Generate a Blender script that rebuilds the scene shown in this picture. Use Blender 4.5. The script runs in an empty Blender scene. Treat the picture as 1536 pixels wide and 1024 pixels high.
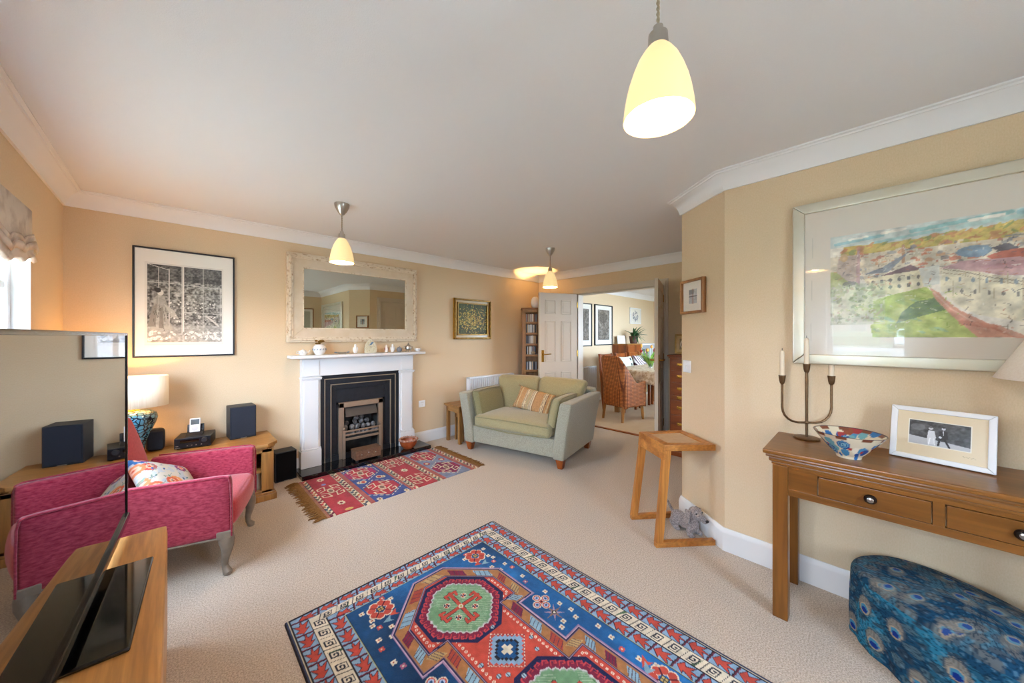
import bpy, bmesh, math, random
import numpy as np
from mathutils import Vector, Matrix
random.seed(7)
PI = math.pi
C = bpy.context.scene.collection

# ------------------------------------------------------------------ colours
def lin(c):
    if isinstance(c, str):
        c = tuple(int(c[i:i+2], 16)/255 for i in (0, 2, 4))
    return tuple((x/12.92 if x <= .04045 else ((x+.055)/1.055)**2.4) for x in c[:3])

# ------------------------------------------------------------------ materials
def mat(name, c, rough=.5, metal=0., c2=None, scale=8., detail=4., bump=0., bscale=None, stretch=(1,1,1),
        spec=.5, emit=None, estr=0., trans=0., ior=1.5, sheen=0., contrast=(.3,.7), coat=0., alpha=1.):
    m = bpy.data.materials.new(name); m.use_nodes = True
    nt = m.node_tree; N = nt.nodes; L = nt.links
    b = N['Principled BSDF']
    b.inputs['Base Color'].default_value = (*lin(c), 1)
    b.inputs['Roughness'].default_value = rough
    b.inputs['Metallic'].default_value = metal
    b.inputs['Specular IOR Level'].default_value = spec
    b.inputs['IOR'].default_value = ior
    b.inputs['Transmission Weight'].default_value = trans
    b.inputs['Sheen Weight'].default_value = sheen
    b.inputs['Coat Weight'].default_value = coat
    b.inputs['Alpha'].default_value = alpha
    if emit:
        b.inputs['Emission Color'].default_value = (*lin(emit), 1)
        b.inputs['Emission Strength'].default_value = estr
    if c2 or bump:
        tc = N.new('ShaderNodeTexCoord'); mp = N.new('ShaderNodeMapping')
        mp.inputs['Scale'].default_value = stretch
        L.new(tc.outputs['Object'], mp.inputs[0])
    if c2:
        n = N.new('ShaderNodeTexNoise'); n.inputs['Scale'].default_value = scale; n.inputs['Detail'].default_value = detail
        r = N.new('ShaderNodeValToRGB')
        r.color_ramp.elements[0].position = contrast[0]; r.color_ramp.elements[0].color = (*lin(c), 1)
        r.color_ramp.elements[1].position = contrast[1]; r.color_ramp.elements[1].color = (*lin(c2), 1)
        L.new(mp.outputs[0], n.inputs['Vector']); L.new(n.outputs['Fac'], r.inputs[0]); L.new(r.outputs[0], b.inputs['Base Color'])
    if bump:
        n2 = N.new('ShaderNodeTexNoise'); n2.inputs['Scale'].default_value = bscale or scale; n2.inputs['Detail'].default_value = 3
        bp = N.new('ShaderNodeBump'); bp.inputs['Strength'].default_value = 1; bp.inputs['Distance'].default_value = bump
        L.new(mp.outputs[0], n2.inputs['Vector']); L.new(n2.outputs['Fac'], bp.inputs['Height']); L.new(bp.outputs[0], b.inputs['Normal'])
    return m

def wood(name, c, c2, axis='X', rough=.38, scale=14., spec=.5):
    st = {'X': (.06, 1, 1), 'Y': (1, .06, 1), 'Z': (1, 1, .06)}[axis]
    m = mat(name, c, rough, c2=c2, scale=scale, detail=8, stretch=st, spec=spec, contrast=(.35, .68))
    nt = m.node_tree; N = nt.nodes; L = nt.links; b = N['Principled BSDF']
    ramp = [n for n in N if n.bl_idname == 'ShaderNodeValToRGB'][0]
    mp = [n for n in N if n.bl_idname == 'ShaderNodeMapping'][0]
    w = N.new('ShaderNodeTexNoise'); w.inputs['Scale'].default_value = scale*6; w.inputs['Detail'].default_value = 3
    L.new(mp.outputs[0], w.inputs['Vector'])
    mx = N.new('ShaderNodeMix'); mx.data_type = 'RGBA'; mx.blend_type = 'MULTIPLY'
    mr = N.new('ShaderNodeMapRange'); mr.inputs[1].default_value = .35; mr.inputs[2].default_value = .6
    mr.inputs[3].default_value = .78; mr.inputs[4].default_value = 1.05
    L.new(w.outputs['Fac'], mr.inputs[0])
    mx.inputs[0].default_value = 1
    L.new(ramp.outputs[0], mx.inputs[6]); L.new(mr.outputs[0], mx.inputs[7]); L.new(mx.outputs[2], b.inputs['Base Color'])
    return m

def attrmat(name, rough=.6, bump=0., bscale=400, spec=.4, sheen=0.):
    m = mat(name, (.5,.5,.5), rough, bump=bump, bscale=bscale, spec=spec, sheen=sheen)
    nt = m.node_tree; a = nt.nodes.new('ShaderNodeAttribute'); a.attribute_name = 'Col'
    nt.links.new(a.outputs['Color'], nt.nodes['Principled BSDF'].inputs['Base Color'])
    return m

# ------------------------------------------------------------------ objects
def tag(o, label=None, cat=None, group=None, kind=None):
    if label: o['label'] = label
    if cat: o['category'] = cat
    if group: o['group'] = group
    if kind: o['kind'] = kind
    return o
def T(name, label, cat, loc=(0,0,0), rz=0., group=None, rot=None):
    o = bpy.data.objects.new(name, None); C.objects.link(o)
    o.empty_display_size = .05
    o.location = loc; o.rotation_euler = rot if rot else (0, 0, rz)
    return tag(o, label, cat, group)

class B:
    def __init__(s): s.bm = bmesh.new(); s.mi = 0
    def _fin(s, vs, M):
        if M is not None: bmesh.ops.transform(s.bm, matrix=M, verts=vs)
        fs = {f for v in vs for f in v.link_faces}
        for f in fs: f.material_index = s.mi
        return s
    def box(s, x0, x1, y0, y1, z0, z1, bev=0., seg=2, M=None):
        r = bmesh.ops.create_cube(s.bm, size=1); vs = r['verts']
        for v in vs:
            v.co = Vector((x0+(v.co.x+.5)*(x1-x0), y0+(v.co.y+.5)*(y1-y0), z0+(v.co.z+.5)*(z1-z0)))
        if bev:
            es = {e for v in vs for e in v.link_edges}
            bev = min(bev, .48*min(abs(x1-x0), abs(y1-y0), abs(z1-z0)))
            r = bmesh.ops.bevel(s.bm, geom=list(es), offset=bev, segments=seg, affect='EDGES', profile=.5)
            vs = r['verts']
        return s._fin(vs, M)
    def hexa(s, pts, bev=0., M=None):   # 8 points: bottom 4 ccw, top 4 ccw
        vs = [s.bm.verts.new(p) for p in pts]
        for f in ((3,2,1,0), (4,5,6,7), (0,1,5,4), (1,2,6,5), (2,3,7,6), (3,0,4,7)):
            s.bm.faces.new([vs[i] for i in f])
        if bev:
            es = {e for v in vs for e in v.link_edges}
            vs = bmesh.ops.bevel(s.bm, geom=list(es), offset=bev, segments=2, affect='EDGES', profile=.5)['verts']
        return s._fin(vs, M)
    def prism(s, poly, a0, a1, axis='Z', M=None, bev=0.):
        def P(p, a): return {'Z': (p[0], p[1], a), 'Y': (p[0], a, p[1]), 'X': (a, p[0], p[1])}[axis]
        n = len(poly)
        lo = [s.bm.verts.new(P(p, a0)) for p in poly]; hi = [s.bm.verts.new(P(p, a1)) for p in poly]
        s.bm.faces.new(lo[::-1]); s.bm.faces.new(hi)
        for i in range(n): s.bm.faces.new((lo[i], lo[(i+1) % n], hi[(i+1) % n], hi[i]))
        vs = lo+hi
        fs = list({f for v in vs for f in v.link_faces}); bmesh.ops.recalc_face_normals(s.bm, faces=fs)
        if bev:
            es = {e for v in vs for e in v.link_edges}
            vs = bmesh.ops.bevel(s.bm, geom=list(es), offset=bev, segments=2, affect='EDGES', profile=.5)['verts']
        return s._fin(vs, M)
    def rings(s, rings, cap0=True, cap1=True, closed=True, M=None):
        R = [[s.bm.verts.new(p) for p in r] for r in rings]; n = len(rings[0])
        for a, b in zip(R, R[1:]):
            for i in range(n if closed else n-1):
                j = (i+1) % n
                try: s.bm.faces.new((a[i], a[j], b[j], b[i]))
                except ValueError: pass
        if cap0 and closed: s.bm.faces.new(R[0][::-1])
        if cap1 and closed: s.bm.faces.new(R[-1])
        return s._fin([v for r in R for v in r], M)
    def lathe(s, prof, seg=32, c=(0,0,0), sx=1., sy=1., M=None, cap0=True, cap1=True):
        rs = [[(c[0]+sx*max(r, 1e-4)*math.cos(2*PI*i/seg), c[1]+sy*max(r, 1e-4)*math.sin(2*PI*i/seg), c[2]+z) for i in range(seg)] for r, z in prof]
        return s.rings(rs, cap0, cap1, M=M)
    def tube(s, pts, r, seg=10, M=None, cap=True, flat=1.):
        pts = [Vector(p) for p in pts]; n = len(pts)
        rad = r if hasattr(r, '__len__') else [r]*n
        up = None; rs = []
        for i, p in enumerate(pts):
            d = (pts[min(i+1, n-1)]-pts[max(i-1, 0)]).normalized()
            if up is None:
                up = Vector((0,0,1)) if abs(d.z) < .9 else Vector((1,0,0))
            a = d.cross(up).normalized(); b = a.cross(d).normalized(); up = b
            rs.append([p+rad[i]*(math.cos(2*PI*k/seg)*a+flat*math.sin(2*PI*k/seg)*b) for k in range(seg)])
        return s.rings(rs, cap, cap, M=M)
    def ball(s, c, r, seg=16, M=None, jit=0., sub=None):
        r = r if hasattr(r, '__len__') else (r, r, r)
        if sub: vs = bmesh.ops.create_icosphere(s.bm, subdivisions=sub, radius=1)['verts']
        else: vs = bmesh.ops.create_uvsphere(s.bm, u_segments=seg, v_segments=max(6, seg//2), radius=1)['verts']
        for v in vs:
            k = 1+jit*random.uniform(-1, 1)
            v.co = Vector((c[0]+v.co.x*r[0]*k, c[1]+v.co.y*r[1]*k, c[2]+v.co.z*r[2]*k))
        return s._fin(vs, M)
    def soft(s, x0, x1, y0, y1, z0, z1, r=.03, bulge=(0,0,0), n=10, M=None, fn=None):
        """rounded box with bulging faces"""
        h = Vector(((x1-x0)/2, (y1-y0)/2, (z1-z0)/2)); c = Vector(((x0+x1)/2, (y0+y1)/2, (z0+z1)/2))
        vmap = {}
        def V(p):
            k = tuple(round(q, 5) for q in p)
            if k in vmap: return vmap[k]
            q = Vector((p[0]*h.x, p[1]*h.y, p[2]*h.z))
            inn = Vector([max(-(h[i]-r), min(h[i]-r, q[i])) for i in range(3)])
            d = q-inn
            o = inn+(d.normalized()*r if d.length > 1e-9 else d)
            w = [max(0, 1-p[i]**2) for i in range(3)]
            o.x += bulge[0]*p[0]*w[1]*w[2]; o.y += bulge[1]*p[1]*w[0]*w[2]; o.z += bulge[2]*p[2]*w[0]*w[1]
            o += c
            if fn: o = fn(o)
            vmap[k] = s.bm.verts.new(o); return vmap[k]
        g = [math.sin(PI/2*(-1+2*i/n)) for i in range(n+1)]
        for ax in range(3):
            for sg in (-1, 1):
                for i in range(n):
                    for j in range(n):
                        qs = []
                        for a, b in ((g[i], g[j]), (g[i+1], g[j]), (g[i+1], g[j+1]), (g[i], g[j+1])):
                            p = [0, 0, 0]; p[ax] = sg; p[(ax+1) % 3] = a; p[(ax+2) % 3] = b; qs.append(V(p))
                        if sg < 0: qs.reverse()
                        s.bm.faces.new(qs)
        return s._fin(list(vmap.values()), M)
    def pillow(s, w, h, t, n=20, M=None, pinch=.06):
        def pt(u, v, sg):
            x = w/2*u*(1-pinch*(1-abs(u)**.5)*0-pinch*v*v*0); 
            x = w/2*u*(1-pinch*(1-v*v)); y = h/2*v*(1-pinch*(1-u*u))
            z = sg*t/2*((1-u**4)*(1-v**4))**.5
            return (x, y, z)
        top = [[s.bm.verts.new(pt(-1+2*i/n, -1+2*j/n, 1)) for j in range(n+1)] for i in range(n+1)]
        bot = [[(top[i][j] if i in (0, n) or j in (0, n) else s.bm.verts.new(pt(-1+2*i/n, -1+2*j/n, -1))) for j in range(n+1)] for i in range(n+1)]
        for i in range(n):
            for j in range(n):
                s.bm.faces.new((top[i][j], top[i+1][j], top[i+1][j+1], top[i][j+1]))
                s.bm.faces.new((bot[i][j], bot[i][j+1], bot[i+1][j+1], bot[i+1][j]))
        return s._fin([v for r in top for v in r]+[v for r in bot for v in r], M)
    def frame(s, x0, x1, z0, z1, w, y0, y1, M=None, bev=.003):   # mitred frame in the xz plane
        for q in (((x0,z0),(x1,z0),(x1-w,z0+w),(x0+w,z0+w)), ((x1,z0),(x1,z1),(x1-w,z1-w),(x1-w,z0+w)),
                  ((x1,z1),(x0,z1),(x0+w,z1-w),(x1-w,z1-w)), ((x0,z1),(x0,z0),(x0+w,z0+w),(x0+w,z1-w))):
            s.prism(q, y0, y1, 'Y', M=M, bev=bev)
        return s
    def obj(s, name, m, parent=None, label=None, smooth=35, loc=None, rot=None):
        me = bpy.data.meshes.new(name)
        bmesh.ops.recalc_face_normals(s.bm, faces=s.bm.faces)
        s.bm.to_mesh(me); s.bm.free()
        for mm in (m if isinstance(m, (list, tuple)) else [m]): me.materials.append(mm)
        me.polygons.foreach_set('use_smooth', [True]*len(me.polygons))
        if smooth < 180: me.set_sharp_from_angle(angle=math.radians(smooth))
        o = bpy.data.objects.new(name, me); C.objects.link(o)
        if 0 < smooth < 180: wn = o.modifiers.new('n', 'WEIGHTED_NORMAL'); wn.keep_sharp = True; wn.weight = 50
        if parent: o.parent = parent
        if label: o['label'] = label
        if loc: o.location = loc
        if rot: o.rotation_euler = rot
        return o

def struct(name, b, m, parent=None):
    o = b.obj(name, m, parent)
    if not parent: o['kind'] = 'structure'
    return o
def copytree(o, parent=None):
    c = o.copy(); C.objects.link(c); c.parent = parent
    for ch in list(o.children): copytree(ch, c)
    return c
def TR(x=0, y=0, z=0, rx=0, ry=0, rz=0):
    return Matrix.Translation((x, y, z)) @ Matrix.Rotation(rz, 4, 'Z') @ Matrix.Rotation(ry, 4, 'Y') @ Matrix.Rotation(rx, 4, 'X')

# ------------------------------------------------------------------ painted canvases (pattern of a surface, as vertex colours)
class Canvas:
    def __init__(s, w, h, res, base):
        s.w, s.h = w, h; s.nx = int(w/res)+1; s.ny = int(h/res)+1
        s.X, s.Y = np.meshgrid(np.linspace(0, w, s.nx), np.linspace(0, h, s.ny))
        s.A = np.zeros((s.ny, s.nx, 3)); s.A[:] = np.array(Canvas.c(base)); s.clip = None
    @staticmethod
    def c(c): return tuple(int(c[i:i+2], 16)/255 for i in (0, 2, 4)) if isinstance(c, str) else c
    def put(s, m, col, a=1.):
        if s.clip is not None: m = m & s.clip
        s.A[m] = s.A[m]*(1-a)+np.array(Canvas.c(col))*a
    def inpoly(s, P, X=None, Y=None):
        X = s.X if X is None else X; Y = s.Y if Y is None else Y
        r = np.zeros(X.shape, bool); n = len(P)
        for i in range(n):
            x0, y0 = P[i]; x1, y1 = P[(i+1) % n]
            if y0 == y1: continue
            c = ((y0 > Y) != (y1 > Y)) & (X < (x1-x0)*(Y-y0)/(y1-y0)+x0)
            r ^= c
        return r
    def poly(s, P, col, a=1.): s.put(s.inpoly(P), col, a)
    def rect(s, x0, y0, x1, y1, col, a=1.): s.put((s.X >= x0) & (s.X <= x1) & (s.Y >= y0) & (s.Y <= y1), col, a)
    def disc(s, x, y, r, col, r2=None, a=1., ang=0.):
        dx, dy = s.X-x, s.Y-y
        if ang: dx, dy = dx*math.cos(ang)+dy*math.sin(ang), -dx*math.sin(ang)+dy*math.cos(ang)
        s.put((dx/r)**2+(dy/(r2 or r))**2 <= 1, col, a)
    def ring(s, x, y, r0, r1, col): 
        d = np.hypot(s.X-x, s.Y-y); s.put((d >= r0) & (d <= r1), col)
    def seg(s, x0, y0, x1, y1, w, col, a=1.):
        dx, dy = x1-x0, y1-y0; l = dx*dx+dy*dy+1e-12
        t = np.clip(((s.X-x0)*dx+(s.Y-y0)*dy)/l, 0, 1)
        s.put(np.hypot(s.X-x0-t*dx, s.Y-y0-t*dy) <= w/2, col, a)
    def path(s, P, w, col, closed=False, a=1.):
        for p, q in zip(P, P[1:]+([P[0]] if closed else [])): s.seg(*p, *q, w, col, a)
    def noise(s, scale, seed=0, oct=3):
        rng = np.random.default_rng(seed); out = np.zeros(s.X.shape); amp = 1; tot = 0
        for k in range(oct):
            sc = scale/2**k; gx = int(s.w/sc)+3; gy = int(s.h/sc)+3
            g = rng.random((gy, gx)); fx = s.X/sc; fy = s.Y/sc
            ix = fx.astype(int); iy = fy.astype(int); tx = fx-ix; ty = fy-iy
            tx = tx*tx*(3-2*tx); ty = ty*ty*(3-2*ty)
            v = (g[iy, ix]*(1-tx)+g[iy, ix+1]*tx)*(1-ty)+(g[iy+1, ix]*(1-tx)+g[iy+1, ix+1]*tx)*ty
            out += amp*v; tot += amp; amp *= .55
        return out/tot
    def mesh(s, name, m, parent=None, M=None, drop=0., zf=None):
        nx, ny = s.nx, s.ny
        Z = np.zeros(s.X.shape)
        if zf is not None: Z = zf(s.X, s.Y)
        if drop:
            Z[0, :] -= drop; Z[-1, :] -= drop; Z[:, 0] -= drop; Z[:, -1] -= drop
        co = np.stack([s.X, s.Y, Z], -1).reshape(-1, 3)
        if M is not None:
            Mn = np.array(M); co = co @ Mn[:3, :3].T+Mn[:3, 3]
        i = np.arange(nx*ny).reshape(ny, nx)
        q = np.stack([i[:-1, :-1], i[:-1, 1:], i[1:, 1:], i[1:, :-1]], -1).reshape(-1, 4)
        me = bpy.data.meshes.new(name)
        me.vertices.add(nx*ny); me.vertices.foreach_set('co', co.astype(np.float32).ravel())
        me.loops.add(q.size); me.loops.foreach_set('vertex_index', q.astype(np.int32).ravel())
        me.polygons.add(len(q)); me.polygons.foreach_set('loop_start', (np.arange(len(q))*4).astype(np.int32))
        me.update(calc_edges=True); me.validate()
        setcol(me, s.A.reshape(-1, 3))
        me.materials.append(m)
        o = bpy.data.objects.new(name, me); C.objects.link(o)
        if parent: o.parent = parent
        return o
def setcol(me, A):
    A = np.clip(A, 0, 1); L = np.where(A <= .04045, A/12.92, ((A+.055)/1.055)**2.4)
    ca = me.color_attributes.new('Col', 'FLOAT_COLOR', 'POINT')
    ca.data.foreach_set('color', np.concatenate([L, np.ones((len(L), 1))], 1).astype(np.float32).ravel())

# ------------------------------------------------------------------ shared materials
M = {}
M['wall'] = mat('wallpaper', 'DEC6A4', .85, c2='D7BE9A', scale=220, bump=.0007, bscale=420, stretch=(1,1,.5), spec=.2)
M['ceil'] = mat('ceiling_paint', 'E4E2E1', .9, bump=.0006, bscale=260, spec=.1)
M['white'] = mat('white_gloss', 'DFDDDA', .35, spec=.4)
M['cove'] = mat('cove_paint', 'E8E5E2', .6, spec=.3)
M['doorw'] = mat('door_white', 'D2C3B0', .4, spec=.4)
M['carpet'] = mat('carpet_pile', 'AC9C8A', .97, c2='DCCDBC', scale=170, detail=8, bump=.004, bscale=300, spec=.05, sheen=.15, contrast=(.35,.65))
M['vinyl'] = mat('dining_floor', 'D8BE9C', .3, c2='E0CAAC', scale=6, spec=.4)
for a in 'XYZ':
    M['oak'+a] = wood('oak_'+a, 'AC7C45', '8C5C2C', a, .35)
    M['lightoak'+a] = wood('light_oak_'+a, 'CE9653', 'B67C3E', a, .4)
    M['midoak'+a] = wood('mid_oak_'+a, 'B88345', '9A6830', a, .32)
    M['pine'+a] = wood('console_oak_'+a, '885622', '683E12', a, .28, scale=10)
    M['ctable'+a] = wood('side_table_oak_'+a, 'C9863F', '9A5A22', a, .35)
    M['cherry'+a] = wood('reddish_'+a, 'A0521C', '70330E', a, .3)
M['black'] = mat('black_plastic', '17181B', .4)
M['blackgloss'] = mat('black_gloss', '08090A', .06, spec=.8)
M['brass'] = mat('brass', 'C9A04A', .25, 1.)
M['nickel'] = mat('brushed_nickel', 'B8B2A8', .3, 1.)
M['bronze'] = mat('antique_bronze', '6E5238', .42, .9, c2='7E6246', scale=60)
M['glass'] = mat('pane_glass', 'FFFFFF', .0, trans=1., ior=1.1)
M['picture'] = attrmat('print_paper', .25, spec=.5)
M['canvas'] = attrmat('painted_canvas', .5, bump=.0008, bscale=90)
M['rug'] = attrmat('rug_pile', .95, bump=.0025, bscale=350, spec=.05, sheen=.1)
M['photo'] = attrmat('photo_paper', .15, spec=.5)

# ------------------------------------------------------------------ room shell
XL, XR, YF, YB, XE, CE = -.54, 2.40, 3.80, -1.16, 4.33, 2.29
AX, AY, BX, BY = 2.40, .605, 2.66, .945
struct('floor', B().box(XL-.12, XE+.02, YB-.12, YF+.12, -.12, 0), M['carpet'])
struct('floor_dining', B().box(XE+.02, 8.9, .8, 3.92, -.12, .0), M['vinyl'])
struct('ceiling', B().box(XL-.12, 8.9, YB-.12, YF+.12, CE, CE+.12), M['ceil'])
# left wall with two windows
W1 = (1.45, 3.065, .85, 1.96); W2 = (-.2, .46, .86, 1.90)
b = B(); x0, x1 = XL-.28, XL
b.box(x0, x1, YB-.12, W2[0], 0, CE); b.box(x0, x1, W2[1], W1[0], 0, CE); b.box(x0, x1, W1[1], YF+.12, 0, CE)
for w in (W1, W2): b.box(x0, x1, w[0], w[1], 0, w[2]); b.box(x0, x1, w[0], w[1], w[3], CE)
struct('wall_left', b, M['wall'])
b = B(); b.box(XL-.28, 1.245, YF, YF+.12, 0, CE); b.box(1.61, 8.9, YF, YF+.12, 0, CE); b.box(1.245, 1.61, YF, YF+.12, .57, CE); b.box(1.245, 1.61, YF, YF+.12, 0, .04)
struct('wall_fireplace', b, M['wall'])
OY0, OY1, OZ = 1.76, 3.04, 1.94
b = B(); b.box(XE, XE+.12, BY-.1, OY0, 0, CE); b.box(XE, XE+.12, OY1, YF, 0, CE); b.box(XE, XE+.12, OY0, OY1, OZ, CE)
struct('wall_end', b, M['wall'])
D3 = (2.86, 3.62, 1.98)
b = B(); b.box(BX+.0, D3[0], BY-.12, BY, 0, CE); b.box(D3[1], XE+.12, BY-.12, BY, 0, CE); b.box(D3[0], D3[1], BY-.12, BY, D3[2], CE)
struct('wall_alcove', b, M['wall'])
struct('wall_chamfer', B().prism([(AX,AY),(BX,BY),(BX+.13,BY-.12),(AX+.15,AY-.06)], 0, CE), M['wall'])
struct('wall_right', B().box(XR, XR+.12, YB-.12, AY, 0, CE), M['wall'])
W3 = (.92, 1.45, .6, 2.0)  # opening added in the unseen back wall to let in more daylight
b = B(); b.box(XL-.12, W3[0], YB-.15, YB, 0, CE); b.box(W3[1], XR+.12, YB-.15, YB, 0, CE)
b.box(W3[0], W3[1], YB-.15, YB, W3[3], CE); b.box(W3[0], W3[1], YB-.15, YB, 0, W3[2])
struct('wall_back', b, M['wall'])
DW = (5.2, 7.6, .85, 2.05)
struct('wall_dining_far', B().box(8.75, 8.9, .8, YF, 0, CE), M['wall'])
b = B(); b.box(XE+.12, DW[0], .8, .95, 0, CE); b.box(DW[1], 8.75, .8, .95, 0, CE); b.box(DW[0], DW[1], .8, .95, 0, DW[2]); b.box(DW[0], DW[1], .8, .95, DW[3], CE)
struct('wall_dining_right', b, M['wall'])

def sweep_wall(name, path, prof, m, closed=False):
    """profile (distance into the room, z) swept with mitres; the room is on the right-hand side of the path"""
    n = len(path); rings = []
    P = [Vector(p) for p in path]
    for i in range(n):
        def nrm(a, b): d = (b-a).normalized(); return Vector((d.y, -d.x))
        if closed or 0 < i < n-1:
            n1 = nrm(P[i-1], P[i]); n2 = nrm(P[i], P[(i+1) % n]); mt = (n1+n2)/(1+n1.dot(n2))
        elif i == 0: mt = nrm(P[0], P[1])
        else: mt = nrm(P[-2], P[-1])
        rings.append([(P[i].x+mt.x*d, P[i].y+mt.y*d, z) for d, z in prof])
    if closed: rings.append(rings[0])
    return struct(name, B().rings(rings, not closed, not closed), m)
cove = [(0,2.185),(.012,2.185),(.016,2.2),(.024,2.225),(.042,2.255),(.066,2.272),(.072,2.272),(.075,2.28),(.088,2.283),(.088,2.2899),(0,2.2899)]
sweep_wall('trim_1', [(XL,YB),(XL,YF),(XE,YF),(XE,BY),(BX,BY),(AX,AY),(XR,YB)], cove, M['cove'], True)
sweep_wall('trim_2', [(XE+.12,.95),(XE+.12,YF),(8.75,YF),(8.75,.95)], cove, M['cove'], True)
skirt = [(0,0.001),(.018,0.001),(.018,.105),(.013,.118),(.010,.128),(.006,.135),(0,.135)]
sweep_wall('baseboard_left', [(XL,YB),(XL,YF),(.86,YF)], skirt, M['white'])
sweep_wall('baseboard_fireplace', [(2.02,YF),(XE,YF),(XE,OY1+.075)], skirt, M['white'])
sweep_wall('baseboard_end', [(XE,OY0-.075),(XE,BY),(D3[1]+.07,BY)], skirt, M['white'])
sweep_wall('baseboard_right', [(D3[0]-.07,BY),(BX,BY),(AX,AY),(XR,YB),(W3[1]+.05,YB)], skirt, M['white'])
sweep_wall('baseboard_dining', [(XE+.12,OY1+.075),(XE+.12,YF),(8.75,YF),(8.75,.95)], skirt, M['white'])
# doorway lining, architraves, threshold
b = B(); b.box(XE-.002, XE+.122, OY0, OY0+.025, 0, OZ); b.box(XE-.002, XE+.122, OY1-.025, OY1, 0, OZ); b.box(XE-.002, XE+.122, OY0, OY1, OZ-.025, OZ)
struct('trim_3', b, M['doorw'])
def architrave(name, pts, prof=((0,0),(0,.022),(.03,.022),(.05,.012),(.07,.010),(.07,0))):
    pass
for k, (xa, sg) in enumerate(((XE, -1), (XE+.12, 1))):
    b = B()
    for (w0, w1, t) in ((.0, .07, .012), (.0, .045, .02), (.0, .018, .026)):
        a0, a1 = sorted((xa, xa+sg*t))
        b.box(a0, a1, OY0-w1+.005, OY0-w0+.012, 0, OZ-.0125, .003); b.box(a0, a1, OY1+w0-.012, OY1+w1-.005, 0, OZ-.0125, .003)
        b.box(a0, a1, OY0-w1+.005, OY1+w1-.005, OZ-.012, OZ+w1, .003)
    struct('trim_%d' % (4+k), b, M['doorw'])
struct('trim_6', B().box(XE-.015, XE+.035, OY0+.02, OY1-.02, 0, .012, .004), M['cherryY'])
b = B()
for (w1, t) in ((.07, .012), (.045, .02), (.018, .026)):
    b.box(D3[0]-w1, D3[0]+.01, BY, BY+t, 0, D3[2]-.0105, .003); b.box(D3[1]-.01, D3[1]+w1, BY, BY+t, 0, D3[2]-.0105, .003); b.box(D3[0]-w1, D3[1]+w1, BY, BY+t, D3[2]-.01, D3[2]+w1, .003)
struct('trim_7', b, M['doorw'])

def door_leaf(name, w, h, loc, rz, handle_side=1, both=True):
    """leaf in local xz, hinge at x=0"""
    r = bpy.data.objects.new(name, None); C.objects.link(r); r.location = loc; r.rotation_euler = (0,0,rz); r['kind'] = 'structure'
    t = .019
    B().box(0, w, -t, t, .008, h, .002).obj('door_leaf', M['doorw'], r)
    b = B(); st = .095 if w < .7 else .11
    cols = ((st, w/2-.045), (w/2+.045, w-st))
    rows = ((.22, .78), (.93, 1.52), (1.62, h-.1))
    for (c0, c1) in cols:
        for (r0, r1) in rows:
            for sg in (-1, 1):
                ya, yb = sorted((sg*(t-.001), sg*(t+.006)))
                b.frame(c0, c1, r0, r1, .014, ya, yb, bev=.004)
                ya, yb = sorted((sg*(t-.001), sg*(t+.004)))
                b.box(c0+.028, c1-.028, ya, yb, r0+.028, r1-.028, bev=.0035)
    b.obj('door_panel_moulding', M['doorw'], r)
    if handle_side:
        hx = w-.055
        for sg in (-1, 1):
            h_ = B(); ya, yb = sorted((sg*t, sg*(t+.007)))
            h_.box(hx-.02, hx+.02, ya, yb, .93, 1.10, .003)
            h_.tube([(hx, sg*t, 1.04), (hx, sg*(t+.045), 1.04), (hx-.02, sg*(t+.052), 1.04), (hx-.11, sg*(t+.052), 1.045)], [.009,.008,.008,.007])
            h_.obj('door_handle', M['brass'], r, label='brass lever handle on long plate')
    hb = B()
    for z in (.2, 1.0, 1.72): hb.tube([(-.004, t, z), (-.004, t, z+.09)], .007)
    hb.obj('hinge', M['brass'], r)
    return r
door_leaf('door_1', .625, 1.925, (XE-.025, OY1-.005, .0), math.atan2(3.27-3.04, 3.75-4.30))
door_leaf('door_2', .62, 1.925, (XE-.03, OY0+.005, .0), math.atan2(1.575-1.76, 3.71-4.30))
door_leaf('door_3', .755, 1.975, (D3[0]+.002, BY-.03, 0), 0)
b = B(); b.box(D3[0]-.01, D3[0]+.001, BY-.12, BY, 0, D3[2]); b.box(D3[1]-.001, D3[1]+.01, BY-.12, BY, 0, D3[2]); b.box(D3[0], D3[1], BY-.12, BY-.055, 1.93, D3[2]+.004); b.box(D3[0], D3[1], BY-.125, BY-.10, 0, D3[2])
struct('trim_9', b, M['doorw'])

# windows
def window(name, along, u0, u1, z0, z1, pos, out, mull, m_frame):
    """along 'Y': window in a wall of constant x; out = direction outward"""
    b = B(); g = B(); w = .055
    def bx(bb, a0, a1, c0, c1, d0, d1, bev=.004):
        d0, d1 = sorted((pos+out*d0, pos+out*d1))
        if along == 'Y': bb.box(d0, d1, a0, a1, c0, c1, bev)
        else: bb.box(a0, a1, d0, d1, c0, c1, bev)
    bx(b, u0, u1, z0, z0+w, 0, .07); bx(b, u0, u1, z1-w, z1, 0, .07); bx(b, u0, u0+w, z0, z1, 0, .07); bx(b, u1-w, u1, z0, z1, 0, .07)
    for k in range(1, mull+1):
        u = u0+(u1-u0)*k/(mull+1); bx(b, u-.03, u+.03, z0, z1, 0, .07)
    bx(b, u0+w, u1-w, z1-.42, z1-.38, .01, .06)
    bx(g, u0+w*.8, u1-w*.8, z0+w*.8, z1-w*.8, .03, .036, 0)
    r = struct(name, b, m_frame); g.obj('pane', M['glass'], r); return r
M['upvc'] = mat('window_frame_white', 'EDEFF0', .35)
window('window_1', 'Y', W1[0], W1[1], W1[2], W1[3], XL-.06, -1, 1, M['upvc'])
window('window_2', 'Y', W2[0], W2[1], W2[2], W2[3], XL-.14, -1, 0, M['upvc'])
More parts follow.
